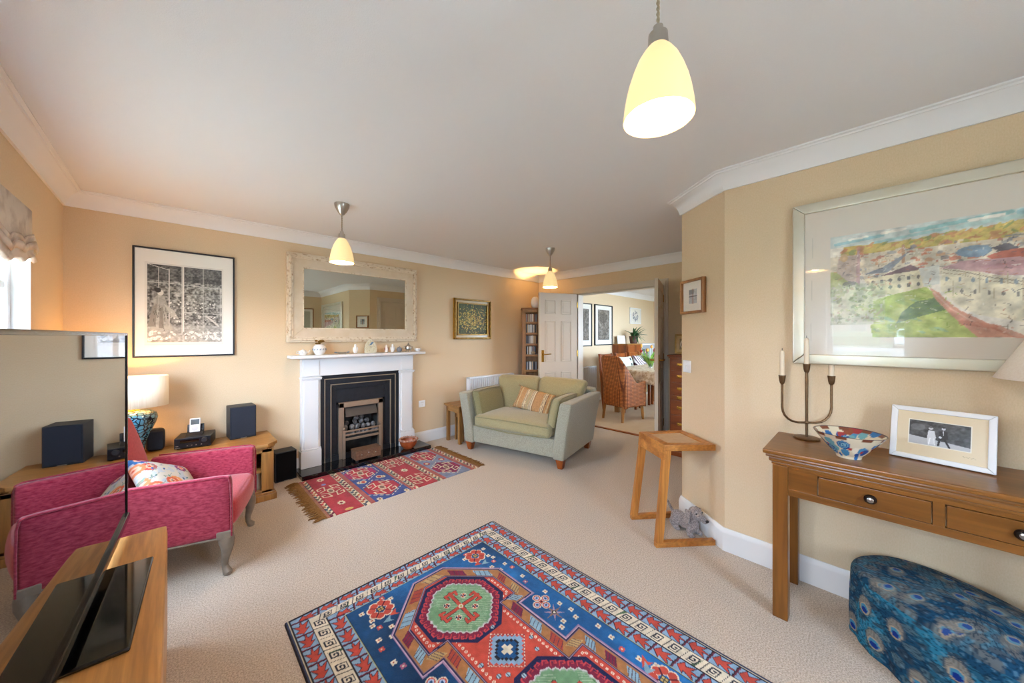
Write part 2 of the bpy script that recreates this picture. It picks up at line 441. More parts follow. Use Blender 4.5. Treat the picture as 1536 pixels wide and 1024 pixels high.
window('added_window_3', 'X', W3[0], W3[1], W3[2], W3[3], YB-.05, -1, 1, M['upvc'])  # added behind the camera as an extra daylight source, never in view
window('window_4', 'X', DW[0], DW[1], DW[2], DW[3], .88, -1, 2, M['upvc'])
# painted reveals and sills
b = B()
for w in (W1, W2):
    b.box(XL-.14, XL+.03, w[0]-.03, w[1]+.03, w[2]-.03, w[2], .006)
    b.box(XL-.14, XL+.001, w[0], w[0]+.012, w[2], w[3]); b.box(XL-.14, XL+.001, w[1]-.012, w[1], w[2], w[3]); b.box(XL-.14, XL+.001, w[0], w[1], w[3]-.012, w[3])
struct('trim_8', b, M['white'])
WORLD = 16; EXPO = 1.13
def clearglass(name, refl=1.0, ior=1.45):
    m = bpy.data.materials.new(name); m.use_nodes = True
    nt = m.node_tree; N = nt.nodes; N.remove(N['Principled BSDF'])
    t = N.new('ShaderNodeBsdfTransparent'); g = N.new('ShaderNodeBsdfGlossy'); g.inputs['Roughness'].default_value = .0
    f = N.new('ShaderNodeFresnel'); f.inputs['IOR'].default_value = ior
    mx = N.new('ShaderNodeMixShader'); gb = N.new('ShaderNodeNewGeometry'); iv = N.new('ShaderNodeMath'); iv.operation = 'SUBTRACT'; iv.inputs[0].default_value = 1; ml = N.new('ShaderNodeMath'); ml.operation = 'MULTIPLY'
    nt.links.new(gb.outputs['Backfacing'], iv.inputs[1]); nt.links.new(iv.outputs[0], ml.inputs[0]); nt.links.new(f.outputs[0], ml.inputs[1]); nt.links.new(ml.outputs[0], mx.inputs[0]); nt.links.new(t.outputs[0], mx.inputs[1]); nt.links.new(g.outputs[0], mx.inputs[2])
    nt.links.new(mx.outputs[0], N['Material Output'].inputs['Surface'])
    return m
cg = clearglass('window_glass')
for o in bpy.data.objects:
    if o.type == 'MESH' and o.name.startswith('pane'): o.data.materials[0] = cg
M['pglass'] = clearglass('picture_glass', ior=1.5)

# ================================================================== large rug
RX0, RY1, RW, RL = .353, 1.83, 1.245, 2.25
cv = Canvas(RW, RL, .0032, 'C93F33')
X, Y = cv.X, RL-cv.Y            # Y = distance from the far end
RED, RED2, LB, NAVY, BLUE, CRM, BRN, GRN, LAV, MAR, BLK = 'B04034','BE4C3E','86A6C4','20244C','1B4E80','DAD0BA','96663F','6E9873','9A7FA0','7A2440','25232C'
def uvrect(x0, y0, x1, y1, c): cv.put((X >= x0) & (X <= x1) & (Y >= y0) & (Y <= y1), c)
def inP(P): return cv.inpoly(P, X, Y)
def uvp(P, c): cv.put(inP(P), c)
def seg(x0, y0, x1, y1, w, c): cv.seg(x0, RL-y0, x1, RL-y1, w, c)
def upath(P, w, c, closed=False):
    for p, q in zip(P, P[1:]+([P[0]] if closed else [])): seg(*p, *q, w, c)
def disc(x, y, r, c): cv.put(np.hypot(X-x, Y-y) <= r, c)
# abrash noise for the blue field
nz = cv.noise(.35, 3, 3); nfine = cv.noise(.02, 5, 2)
def inset(d): return (X >= d) & (X <= RW-d) & (Y >= d*.68) & (Y <= RL-d*.68)
cv.A[:] = np.array(Canvas.c(BLK))
cv.put((X > .006) & (X < RW-.006), '39425E'); cv.put((X > .011) & (X < RW-.011), 'C9BFA6'); cv.put((X > .015) & (X < RW-.015), BLK)
def band(d0, d1, c): 
    m = inset(d0) & ~inset(d1); cv.put(m, c); return m
def border_cells(d0, d1, drawcell, step):
    """run along the four sides; drawcell(fn, s, mid, k) with fn(a,b)->uv"""
    m = (d0+d1)/2
    for side in range(4):
        Lh = RL if side % 2 else RW
        kx = .68 if side % 2 == 0 else 1
        a0 = (m*.68 if side % 2 else m); a1 = Lh-a0
        n = max(2, int((a1-a0)/step)); st = (a1-a0)/n
        for k in range(n):
            s0 = a0+k*st
            if side == 0: f = lambda a, b, s0=s0: (s0+a*st, (d0+b*(d1-d0))*.68)
            elif side == 2: f = lambda a, b, s0=s0: (RW-s0-a*st, RL-(d0+b*(d1-d0))*.68)
            elif side == 1: f = lambda a, b, s0=s0: (RW-(d0+b*(d1-d0)), s0+a*st)
            else: f = lambda a, b, s0=s0: (d0+b*(d1-d0), RL-s0-a*st)
            drawcell(f, k, side)
def clipband(d0, d1): cv.clip = inset(d0) & ~inset(d1)
def leafcell(f, k, side):
    P = [f(0,.5), f(.3,.92), f(.3,.68), f(.75,.98), f(.6,.6), f(.95,.52), f(.55,.40), f(.7,.05), f(.32,.32), f(.22,.05)]
    uvp(P, RED2); upath(P, .003, '3A2436', True)
    upath([f(.98,.02), f(.86,.98)], .008, '6A2B3F'); upath([f(.93,.02), f(.82,.98)], .004, BLK)
def spiralcell(f, k, side):
    cols = ['DCD2BC', 'DCD2BC', LB, 'DCD2BC', '8A3550', 'DCD2BC', 'B08A5A', '4E6B4C']
    P = [f(.0,1), f(.25,0), f(1,0), f(.75,1)]
    upath([f(0,1), f(.25,0)], .004, BLK)
    if k % 2: uvp([f(0,1), f(.25,0), f(.45,0)], cols[(k*3) % 8]); uvp([f(1,0), f(.75,1), f(.55,1)], cols[(k*5+2) % 8])
    q = [(.3,.82),(.72,.82),(.86,.2),(.46,.2),(.40,.62),(.62,.62),(.68,.42),(.56,.42)]
    upath([f(*p) for p in q], .0045, '262A3A'); seg(*f(.3,.82), *f(.44,.2), .004, '262A3A')
clipband(.018, .083); cv.put(cv.clip, LB); border_cells(.018, .083, leafcell, .088)
clipband(.083, .148); cv.put(cv.clip, CRM); border_cells(.086, .145, spiralcell, .072)
clipband(.148, .213); cv.put(cv.clip, LB); border_cells(.148, .213, leafcell, .088)
cv.clip = None
for d in (.083, .146): band(d-.002, d+.0015, BLK)
band(.0165, .0195, BLK); band(.209, .215, '2A3040'); band(.2105, .2125, 'A9B28A')
fld = inset(.215); cv.put(fld, BLUE)
shade = np.clip((nz-.5)*1.6, -.5, .5)[..., None]
cv.A[fld] = np.clip(cv.A[fld]*(1+shade[fld]*.7)+np.array([.0, .03, .03])*shade[fld]*2, 0, 1)
cv.clip = fld
def rosette(x, y, s=1., c=RED2):
    for a in range(4):
        for d in (-.35, .35):
            t = PI/4+a*PI/2+d
            disc(x+.036*s*math.cos(t)*1.15, y+.036*s*math.sin(t)*1.15, .021*s, CRM)
    for a in range(4):
        for d in (-.35, .35):
            t = PI/4+a*PI/2+d
            disc(x+.036*s*math.cos(t)*1.1, y+.036*s*math.sin(t)*1.1, .017*s, c)
    for a in range(4):
        t = a*PI/2+PI/4; seg(x, y, x+.05*s*math.cos(t), y+.05*s*math.sin(t), .006*s, '5A1E2C')
    cv.put((abs(X-x) < .014*s) & (abs(Y-y) < .014*s), BLK); cv.put((abs(X-x) < .011*s) & (abs(Y-y) < .011*s), 'B9A56C')
    seg(x-.012*s, y, x+.012*s, y, .003, BLK); seg(x, y-.012*s, x, y+.012*s, .003, BLK)
def smallflower(x, y, c=CRM, s=1.):
    for a in range(4): disc(x+.008*s*math.cos(a*PI/2+PI/4), y+.008*s*math.sin(a*PI/2+PI/4), .0058*s, c)
    disc(x, y, .004*s, 'A8452F' if c == CRM else CRM)
def starflower(x, y, c=MAR, c2='A06A7C', s=1.):
    for a in range(8):
        t = a*PI/4; uvp([(x+.008*math.cos(t-1), y+.008*math.sin(t-1)), (x+.04*s*math.cos(t), y+.04*s*math.sin(t)), (x+.008*math.cos(t+1), y+.008*math.sin(t+1))], c2 if a % 2 else c)
    disc(x, y, .009*s, BLK); disc(x, y, .005*s, CRM)
def curlcross(x, y, s=1.):
    for a in range(4):
        cx, cy = x+.03*s*math.cos(a*PI/2), y+.03*s*math.sin(a*PI/2)
        cv.put(np.hypot(X-cx, Y-cy) < .021*s, CRM)
    for a in range(4):
        cx, cy = x+.03*s*math.cos(a*PI/2), y+.03*s*math.sin(a*PI/2)
        cv.put(np.hypot(X-cx, Y-cy) < .017*s, RED2); cv.put(np.hypot(X-cx, Y-cy) < .012*s, 'A9BBD6'); cv.put(np.hypot(X-cx, Y-cy) < .006*s, BLUE)
    disc(x, y, .01*s, RED2); disc(x, y, .005, BLK)
def bird(x, y, c, s=1.):
    uvp([(x-.02*s, y), (x, y-.012*s), (x+.02*s, y-.02*s), (x+.008*s, y+.003*s), (x+.018*s, y+.016*s), (x, y+.01*s)], c)
CXU, PV = .628, .64     # centre line and repeat of the medallions
ctr = [.475, .475+PV, .475+2*PV]
for sx in (-1, 1):
    rosette(CXU+sx*.283, .225)
    starflower(CXU+sx*.27, .478 if sx > 0 else .474, MAR if sx < 0 else '43205A')
    for (dx, y, c) in ((.34,.27,CRM),(.33,.33,'D0574A'),(.22,.2,CRM),(.36,.2,CRM),(.35,.30,CRM),(.25,.17,'D0574A'),(.36,.39,CRM),(.29,.36,CRM),(.37,.44,'D0574A'),(.31,.41,CRM),(.36,.53,CRM),(.34,.57,'A8607A'),(.3,.55,CRM)):
        smallflower(CXU+sx*dx, y+.006*sx, c)
    bird(CXU+sx*.25, .29, 'C8523F', 1.1); bird(CXU+sx*.285, .31, '7FA3B5', 1.1)
    for j in (0, 1):
        y0 = .795+j*PV
        curlcross(CXU+sx*.296, y0-.07); starflower(CXU+sx*.29, y0+.015, '8C6A5A', 'A88A9A', 1.25)
        for (dx, dy) in ((.36,-.1),(.35,.0),(.36,.06),(.28,.075),(.25,.09),(.34,.10)): smallflower(CXU+sx*dx, y0+dy)
        for (dx, dy) in ((.37,.2),(.36,.27),(.34,.33),(.35,.40),(.37,.46)): smallflower(CXU+sx*dx, y0+dy, CRM if dy != .33 else 'D0574A')
    rosette(CXU+sx*.335, 1.30); bird(CXU+sx*.35, 1.22, 'C8523F', 1.3); bird(CXU+sx*.33, 1.24, '7FA3B5', 1.3)
def medallion(top, hw, nw, y0, bot):
    """outline of the linked medallions, half-widths hw (lobes) and nw (necks)"""
    R = [(top, y0), (hw, y0+hw-top)]
    for k, c in enumerate(ctr[:-1]):
        nk = c+PV/2; h = .132-(hw-.314)
        R += [(hw, nk-h), (nw, nk-h-.002), (nw, nk+h), (hw, nk+h)]
    R += [(hw, bot-(hw-top)), (top, bot)]
    return [(CXU+a, b) for a, b in R]+[(CXU-a, b) for a, b in R[::-1]]
BOT = .475*2+2*PV-.0
O = lambda d: medallion(.09-d*.42, .314-d, .222-d, .175+d, BOT-.175-d)
uvp(O(0), LAV); uvp(O(.005), 'C0A5BC'); uvp(O(.009), NAVY); uvp(O(.015), '7E6572'); uvp(O(.018), 'A87548')
ring = inP(O(.018)); 
# barbs in the brown band
cv.clip = ring
cols = [MAR, '8AAFC4', 'A34438', 'B59A6A', '8AAFC4']
P = O(.044)
acc = 0
for i in range(len(P)):
    x0_, y0_ = P[i]; x1_, y1_ = P[(i+1) % len(P)]; l = math.hypot(x1_-x0_, y1_-y0_)
    if l < .05: continue
    dx, dy = (x1_-x0_)/l, (y1_-y0_)/l; n = max(1, int(l/.095))
    for k in range(n):
        t0 = (k+.08)/n*l; t1 = (k+.92)/n*l; c = cols[acc % 5]; acc += 1
        q = lambda t, s: (x0_+dx*t-dy*s, y0_+dy*t+dx*s)
        uvp([q(t0, -.02), q(t1-.03, -.02), q(t1, .02), q(t0+.03, .02)], c)
        for j in range(4):
            tt = t0+.02+(t1-t0-.04)*j/3.; seg(*q(tt-.008, -.018), *q(tt+.008, .018), .003, '4A3346')
cv.clip = fld
uvp(O(.066), NAVY); uvp(O(.070), '9A8AA0'); uvp(O(.073), NAVY); uvp(O(.077), RED2)
redm = inP(O(.077)); 
cv.A[redm] = cv.A[redm]*(1+.25*(cv.noise(.12, 9, 3)[redm][:, None]-.5)); cv.clip = redm
P = O(.094)
for i in range(len(P)):
    x0_, y0_ = P[i]; x1_, y1_ = P[(i+1) % len(P)]; l = math.hypot(x1_-x0_, y1_-y0_); n = max(1, int(l/.021))
    for k in range(n):
        x, y = x0_+(x1_-x0_)*(k+.5)/n, y0_+(y1_-y0_)*(k+.5)/n
        disc(x, y, .0062, 'E6DCC8'); disc(x, y, .0028, RED)
def octa(cx, cy, w, h, c): return [(cx-w+c, cy-h), (cx+w-c, cy-h), (cx+w, cy-h+c*1.0), (cx+w, cy+h-c), (cx+w-c, cy+h), (cx-w+c, cy+h), (cx-w, cy+h-c), (cx-w, cy-h+c)]
def zig(P, step, amp):
    out = []
    for i in range(len(P)):
        a, b_ = Vector(P[i]), Vector(P[(i+1) % len(P)]); d = b_-a; n = max(1, round(d.length/step)); nn = Vector((-d.y, d.x)).normalized()
        for k in range(n): out += [tuple(a+d*k/n), tuple(a+d*(k+.5)/n+nn*amp)]
    return out
for cy in ctr:
    o0 = octa(CXU, cy, .205, .213, .138); uvp(o0, NAVY)
    o1 = octa(CXU, cy, .178, .186, .122); uvp(zig(o1, .040, -.010), MAR)
    # running-hook teeth
    for i in range(len(o1)):
        a, b_ = Vector(o1[i]), Vector(o1[(i+1) % 8]); d = b_-a; n = max(1, round(d.length/.036)); u = d.normalized(); nn = Vector((-u.y, u.x))
        for k in range(n):
            p = a+d*(k+.5)/n
            q = lambda s, t: tuple(p+u*s+nn*t)
            upath([q(-.012,.012), q(-.012,-.006), q(.008,-.008), q(.010,.002), q(.002,.003)], .0052, 'C0424A')
    o2 = octa(CXU, cy, .150, .158, .104); uvp(zig(o2, .030, -.009), 'C7C3C8'); uvp(zig(octa(CXU, cy, .145, .153, .101), .030, -.009), '8FA898')
    o3 = zig(octa(CXU, cy, .141, .149, .099), .030, -.009); gm = inP(o3); cv.put(gm, GRN)
    st = (np.sin((X-Y)*420+cv.noise(.03, 11)*5) > .55)
    cv.put(gm & st & (cv.noise(.1, 21) > .42), '9BB79A'); cv.put(gm & (cv.noise(.12, 33) > .66), '4F7D55')
    for a in range(4):
        t = a*PI/2+(.05 if a % 2 else -.03); u = Vector((math.cos(t), math.sin(t))); w = Vector((-u.y, u.x)); o_ = Vector((CXU, cy))
        e = o_+u*.104
        for cc, ww in ((BLK, .004), (RED2, 0)):
            seg(*o_, *e, .017+ww, cc)
            for sg in (-1, 1):
                h1 = e+w*sg*.028-u*.004; h2 = h1-u*.022-w*sg*.004
                upath([tuple(e-u*.006), tuple(h1), tuple(h2)], .013+ww, cc)
    disc(CXU, cy, .012, CRM); disc(CXU, cy, .006, 'B5A55A')
    for a in range(4):
        x, y = CXU+.068*math.cos(a*PI/2+PI/4)*1.0, cy+.068*math.sin(a*PI/2+PI/4)
        disc(x, y, .0165, CRM)
        for j in range(4):
            t = j*PI/2+PI/4; 
            uvp([(x, y), (x+.016*math.cos(t-.6), y+.016*math.sin(t-.6)), (x+.016*math.cos(t+.6), y+.016*math.sin(t+.6))], (NAVY, RED)[j % 2])
# diamonds between the medallions
for cy in (ctr[0]+PV/2, ctr[1]+PV/2):
    cv.clip = fld
    d = abs(X-CXU)+abs(Y-cy)
    stepped = lambda r, s: (np.floor(abs(X-CXU)/s)+np.floor(abs(Y-cy)/s))*s <= r
    dm = (d > .099) & (d < .106); cv.put(dm, CRM); cv.put(dm & (np.sin((X-CXU-(Y-cy))*300)*np.sin((X-CXU+Y-cy)*300) > 0), MAR)
    cv.put(stepped(.076, .014), BLK); cv.put(stepped(.072, .014), LB); cv.put(stepped(.050, .012), BLK); cv.put(stepped(.046, .012), BLUE)
    cv.put(((abs(X-CXU) < .026) & (abs(Y-cy) < .009)) | ((abs(Y-cy) < .026) & (abs(X-CXU) < .009)), CRM)
    for (dx, dy) in ((-.12,-.02),(-.07,.08),(.115,.03),(.03,-.125),(-.03,.125),(.09,.085),(-.1,.06)):
        cv.clip = redm; x, y = CXU+dx, cy+dy; disc(x, y, .0105, BLK); disc(x, y, .009, '9FC0D0'); seg(x, y-.009, x, y+.009, .003, NAVY); cv.clip = fld
cv.clip = None
cv.A *= (.9+.2*nfine)[..., None]
T_ = Matrix.Translation((RX0, RY1-RL, .010))
rg = cv.mesh('rug', M['rug'], None, T_, drop=.0095)
rg.rotation_euler = (0, 0, 0)
tag(rg, 'large red and blue rug with green hooked medallions lying on the carpet', 'rug')

# ================================================================== hearth kilim
KX0, KX1, KY0, KY1 = .775, 2.165, 2.685, 3.512
KW, KH = KX1-KX0, KY1-KY0
cv = Canvas(KW, KH, .0034, 'A93A3C')
X, Y = cv.X, cv.Y
KR, KB, KG, KC, KT, KM = 'A8343C', '3E4F86', '7C87A0', 'D9CBA8', '9A7A5C', '6E2238'
def kx(x): return x-KX0
cv.rect(0, 0, KW, KH, 'A85A50')
cv.rect(0, 0, kx(.797), KH, '9C6A50'); cv.rect(kx(2.15), 0, KW, KH, '9C6A50')
cv.rect(kx(.842), 0, kx(1.032), KH, KR)
cv.rect(kx(1.128), 0, kx(1.43), KH, KB)
cv.rect(kx(1.502), 0, kx(1.688), KH, KR)
cv.rect(kx(1.782), 0, kx(2.062), KH, KG)
for s0, s1 in ((.797,.842),(1.036,.0),): pass
def zigband(a, b_, seed):
    w = b_-a; cv.rect(a, 0, b_, KH, KC); n = int(KH/.052); st = KH/n; cl = [KM, '4C5560', 'B0353C', '5E5A48', 'A8603C']
    for k in range(n):
        y = k*st; c = cl[(k*3+seed) % 5]
        cv.poly([(a+w*.12, y), (a+w*.12, y+st*.8), (a+w*.5, y+st*.55), (a+w*.5, y-st*.1)], c)
        cv.poly([(a+w*.5, y+st*.4), (a+w*.5, y+st*.9), (a+w*.88, y+st*1.15), (a+w*.88, y+st*.6)], cl[(k+seed) % 5] if k % 2 else c)
    cv.rect(a, 0, a+.003, KH, '5C3038'); cv.rect(b_-.003, 0, b_, KH, '5C3038')
zigband(kx(.800), kx(.842), 0); zigband(kx(1.036), kx(1.092), 1); zigband(kx(1.452), kx(1.502), 2); zigband(kx(1.690), kx(1.745), 3); zigband(kx(2.098), kx(2.15), 4)
def star(x, y, s=1, c=KC, c2='8C2A34'):
    for a in range(8): cv.poly([(x+.022*s*math.cos(a*PI/4+d), y+.03*s*math.sin(a*PI/4+d)) if abs(d) > .1 else (x+.032*s*math.cos(a*PI/4), y+.042*s*math.sin(a*PI/4)) for d in (-.39, 0, .39)]+[(x, y)], c)
    cv.disc(x, y, .010*s, c2, .014*s)
def hookdia(x, y, s=1, fill=None):
    w, h = .072*s, .12*s
    if fill: cv.poly([(x-w*.8, y-h*.5), (x, y-h), (x+w*.8, y-h*.5), (x+w*.8, y+h*.5), (x, y+h), (x-w*.8, y+h*.5)], fill)
    for sx in (-1, 1):
        for sy in (-1, 1):
            cv.path([(x, y+sy*h*.35), (x+sx*w*.4, y+sy*h*.28), (x+sx*w*.25, y+sy*h*.85), (x+sx*w*.95, y+sy*h*.7), (x+sx*w*1.0, y+sy*h*.38), (x+sx*w*.7, y+sy*h*.45)], .008*s, KC)
            cv.path([(x+sx*w*.4, y+sy*h*.28), (x+sx*w*.9, y+sy*h*.1)], .008*s, KC)
    cv.disc(x, y, .022*s, KC, .034*s); cv.disc(x, y, .015*s, '7A5A4A', .026*s)
for yy in (.45,): hookdia(kx(.937), yy, 1.15)
star(kx(.938), .745); star(kx(.930), .17); cv.disc(kx(.94), .03, .03, 'C9A45A', .02); cv.disc(kx(.93), .62, .018, '7C87B0', .02)
def bigdia(x, y, s, c1, c2, edge=True):
    w, h = .148*s, .20*s
    P = [(x-w*.55, y-h), (x+w*.55, y-h), (x+w, y), (x+w*.55, y+h), (x-w*.55, y+h), (x-w, y)]
    P = [(x, y-h), (x+w, y-h*.35), (x+w, y+h*.35), (x, y+h), (x-w, y+h*.35), (x-w, y-h*.35)]
    if edge:
        for p, q in zip(P, P[1:]+P[:1]):
            for k in range(8):
                if k % 2 == 0: cv.seg(p[0]+(q[0]-p[0])*k/8, p[1]+(q[1]-p[1])*k/8, p[0]+(q[0]-p[0])*(k+.9)/8, p[1]+(q[1]-p[1])*(k+.9)/8, .009, KC)
    f = .9; cv.poly([(x+(a-x)*f, y+(b-y)*f) for a, b in P], c1)
    hookdia(x, y, s*1.25, c2)
cv.clip = (X > kx(1.13)) & (X < kx(1.43))
bigdia(kx(1.255), .655, 1.0, 'A8305A', 'B8343C'); bigdia(kx(1.275), .22, 1.0, 'A8303C', 'B8343C')
for (x, y) in ((1.17,.44),(1.38,.44),(1.40,.02),(1.17,.02),(1.40,.80),(1.15,.82)):
    star(kx(x), y, .8)
for (x, y) in ((1.20,.435),(1.35,.455)): cv.disc(kx(x), y, .026, KC, .036); cv.disc(kx(x), y, .017, 'B8443C', .025)
cv.clip = (X > kx(1.505)) & (X < kx(1.685))
hookdia(kx(1.594), .70, 1.1); hookdia(kx(1.594), .17, 1.1); star(kx(1.59), .435, 1.1, 'D0C8A8', '7C8A6A'); 
cv.clip = (X > kx(1.785)) & (X < kx(2.06))
bigdia(kx(1.92), .655, .95, 'A8303C', 'B02840'); bigdia(kx(1.925), .22, .95, '8A2248', '7A2048'); 
for (x, y) in ((1.83,.43),(2.01,.44)): cv.disc(kx(x), y, .03, 'A8303C', .04); cv.disc(kx(x), y, .018, KC, .022)
cv.clip = None
cv.A *= (.86+.28*cv.noise(.05, 4, 3))[..., None]
cv.A *= (1-.08*(np.sin(Y*900) > 0))[..., None]
kr = T('rug', 'flat-woven striped kilim rug with brown fringes in front of the hearth', 'rug', (KX0, KY0, 0))
o = cv.mesh('woven_field', M['rug'], kr, Matrix.Translation((0, 0, .006)), drop=.0055)
M['fringe'] = mat('fringe_wool', '8A6230', .95, c2='6B4518', scale=80)
for sx in (0, 1):
    b = B(); n = 120
    for k in range(n):
        y = KH*(k+.5)/n; l = random.uniform(.065, .105); dy = random.uniform(-.018, .018); xx = 0 if sx == 0 else KW; d = -1 if sx == 0 else 1
        b.tube([(xx-d*.004, y, .004), (xx+d*l*.35, y+dy*.2, .011), (xx+d*l*.7, y+dy*.7, .006), (xx+d*l, y+dy, .003)], [.004, .0045, .004, .0015], seg=5)
    b.obj('fringe', M['fringe'], kr, smooth=60)

# ================================================================== fireplace
FC = 1.435
fp = T('fireplace', 'white wooden fireplace surround with black inset panels and gas grate', 'fireplace', (FC, YF, 0))
# local: x centred, y negative into the room
b = B()
b.box(-.68, .68, -.18, -.001, 1.092, 1.12, .006); b.box(-.595, .595, -.10, -.001, 1.08, 1.093, .004)
b.obj('mantel_shelf', M['white'], fp)
b = B(); b.box(-.575, .575, -.075, -.001, .912, 1.082, .003); b.obj('frieze', M['white'], fp)
for s in (-1, 1):
    b = B(); xa, xb = sorted((s*.41, s*.575))
    b.box(xa, xb, -.062, -.001, .05, .915, .003)
    xi, xj = sorted((s*.430, s*.556)); b.box(xi, xj, -.08, -.05, .22, .89, .006)
    xi, xj = sorted((s*.424, s*.566)); b.box(xi, xj, -.082, -.05, .915, 1.078, .004)
    b.box(min(s*.405, s*.585), max(s*.405, s*.585), -.098, -.01, .892, .906, .004); b.box(min(s*.405, s*.58), max(s*.405, s*.58), -.09, -.01, .88, .893, .003)
    b.obj('pilaster', M['white'], fp)
    b = B(); b.box(min(s*.408, s*.585), max(s*.408, s*.585), -.09, -.001, .043, .205, .003); b.box(min(s*.408, s*.578), max(s*.408, s*.578), -.083, -.01, .205, .222, .006)
    b.obj('plinth_block', M['white'], fp)
M['slate'] = mat('black_slate', '14161B', .42, spec=.4, c2='1C1F26', scale=30)
b = B()
b.frame(-.41, .41, .04, .912, .042, -.048, -.002); b.frame(-.372, .372, .04, .875, .06, -.038, -.002)
b.frame(-.315, .315, .04, .815, .06, -.028, -.002)
b.box(-.27, .27, -.018, -.0, .60, .78); b.box(-.27, -.22, -.018, 0, .04, .62); b.box(.22, .27, -.018, 0, .04, .62)
b.obj('slate_inset', M['slate'], fp)
M['trimline'] = mat('inset_brass_line', 'B8A48C', .3, .7)
b = B()
for (x, z) in ((.372, .875), (.315, .815)):
    w = .008
    for sx in (-1, 1): b.box(min(sx*x, sx*(x-w)), max(sx*x, sx*(x-w)), -.052, -.03, .04, z, .002)
    b.box(-x, x, -.052, -.03, z-w, z, .002)
b.obj('inlay_line', M['trimline'], fp)
M['firemetal'] = mat('brushed_fire_trim', 'A8937E', .5, .8)
b = B(); x0_, x1_ = -.237, .222
b.box(x0_, x0_+.05, -.05, -.015, .042, .615, .003); b.box(x1_-.05, x1_, -.05, -.015, .042, .615, .003); b.box(x0_, x1_, -.05, -.015, .565, .617, .003)
b.obj('fire_trim', M['firemetal'], fp)
M['soot'] = mat('fire_box_dark', '262624', .8, c2='3A3733', scale=20); M['hood'] = mat('smoke_hood', '5A5550', .45, .5)
b = B()   # fire box set into the wall
b.box(-.187, .172, .15, .16, .04, .57); b.box(-.199, -.187, -.01, .16, .04, .57); b.box(.172, .184, -.01, .16, .04, .57)
b.box(-.187, .172, -.01, .16, .57, .58); b.box(-.187, .172, -.01, .16, .03, .042)
b.obj('fire_box', M['soot'], fp)
b = B(); b.hexa([(-.172,-.07,.468),(.157,-.07,.468),(.157,-.064,.468),(-.172,-.064,.468),(-.165,-.012,.56),(.15,-.012,.56),(.15,-.006,.56),(-.165,-.006,.56)], .001)
for x in (-.17, .151): b.prism([(-.068,.468),(.0,.468),(.0,.56),(-.012,.56)], x, x+.004, 'X')
b.obj('smoke_hood', M['hood'], fp)
b = B()
for z in (.245, .285, .322): b.box(-.19, .175, -.075, -.065, z-.012, z+.006, .004)
for x in (-.195, .18):
    b.box(x-.013, x+.013, -.08, -.055, .043, .335, .003); b.ball((x, -.068, .348), .014)
    b.box(x-.006, x+.006, -.065, -.02, .24, .26)
b.box(-.185, .170, -.068, .10, .225, .237)
b.obj('grate', M['firemetal'], fp)
M['coal'] = mat('ceramic_coal', '8E8A88', .9, c2='4A4542', scale=22, bump=.003, bscale=70, contrast=(.35,.62))
cb = B(); cb.box(-.18, .165, -.05, .10, .237, .275); cb.obj('coal_bed', M['soot'], fp)
random.seed(5)
rows = [(-.085, .300, [-.155,-.105,-.05,.0,.05,.10,.145], .028), (-.062, .345, [-.15,-.085,-.03,.03,.085,.135], .031), (-.055, .392, [-.125,-.04,.03,.085], .030), (-.05, .432, [-.03,.03], .028)]
first = None
for yy, zz, xs, r in rows:
    for x in xs:
        k = random.uniform(.9, 1.12)
        cb = B(); cb.ball((0,0,0), (r*k, r*.85, r*.9), sub=3, jit=0)
        for v in cb.bm.verts: v.co *= 1+.12*math.sin(v.co.x*90+x*50)+.1*math.sin(v.co.z*110+zz*40)
        c = cb.obj('coal', M['coal'], None, smooth=50, loc=(FC+x+random.uniform(-.005,.005), YF+yy+.045+(.04 if zz>.33 else 0)+(.03 if zz>.38 else 0), zz-.012), rot=(random.random()*3, random.random()*3, random.random()*3))
        tag(c, 'grey ceramic coal heaped in the fireplace grate', 'coal', 'ceramic coals in the grate')
# hearth slab
h = B().box(.815, 2.125, 3.52, 3.799, .0005, .042, .004).obj('hearth_slab', mat('polished_granite', '0B0C0F', .05, spec=.9))
tag(h, 'polished black stone hearth slab below the white fireplace', 'hearth')
# ash pan box
ap = T('ash_pan', 'brown metal ash pan box standing on the hearth before the grate', 'ash pan', (1.412, 3.595, .042))
M['rust'] = mat('brown_cast_metal', '6B4A38', .55, .4, c2='8A6A50', scale=60)
b = B(); b.box(-.128, .128, -.065, .06, .022, .112, .004); b.box(-.133, .133, -.07, .065, .108, .116, .003)
b.obj('pan_body', M['rust'], ap)
for x in (-.11, .11):
    for y in (-.05, .045): B().box(x-.012, x+.012, y-.012, y+.012, 0, .024, .002).obj('foot', M['black'], ap)
for x in (-.07, 0, .07): B().ball((x, -.067, .07 if x else .08), .006).obj('stud', M['nickel'], ap)

# wicker-rimmed bowl on the hearth
bw = T('bowl', 'terracotta orange bowl with woven rim on right end of the hearth', 'bowl', (1.885, 3.602, .042))
M['terra'] = mat('terracotta', 'A8562A', .4, c2='8A3E18', scale=25)
B().lathe([(.045,0),(.05,.002),(.078,.03),(.092,.06),(.096,.09),(.088,.09),(.084,.06),(.06,.025),(.02,.014)], 32).obj('bowl_body', M['terra'], bw)
M['weave'] = mat('woven_rim', '8A5A42', .8, c2='C39A84', scale=90, bump=.002, bscale=120)
b = B()
for k in range(26):
    t = 2*PI*k/26; b.ball((.094*math.cos(t), .094*math.sin(t), .098+.003*(k % 2)), (.015, .015, .012), seg=10)
b.obj('woven_rim', M['weave'], bw)

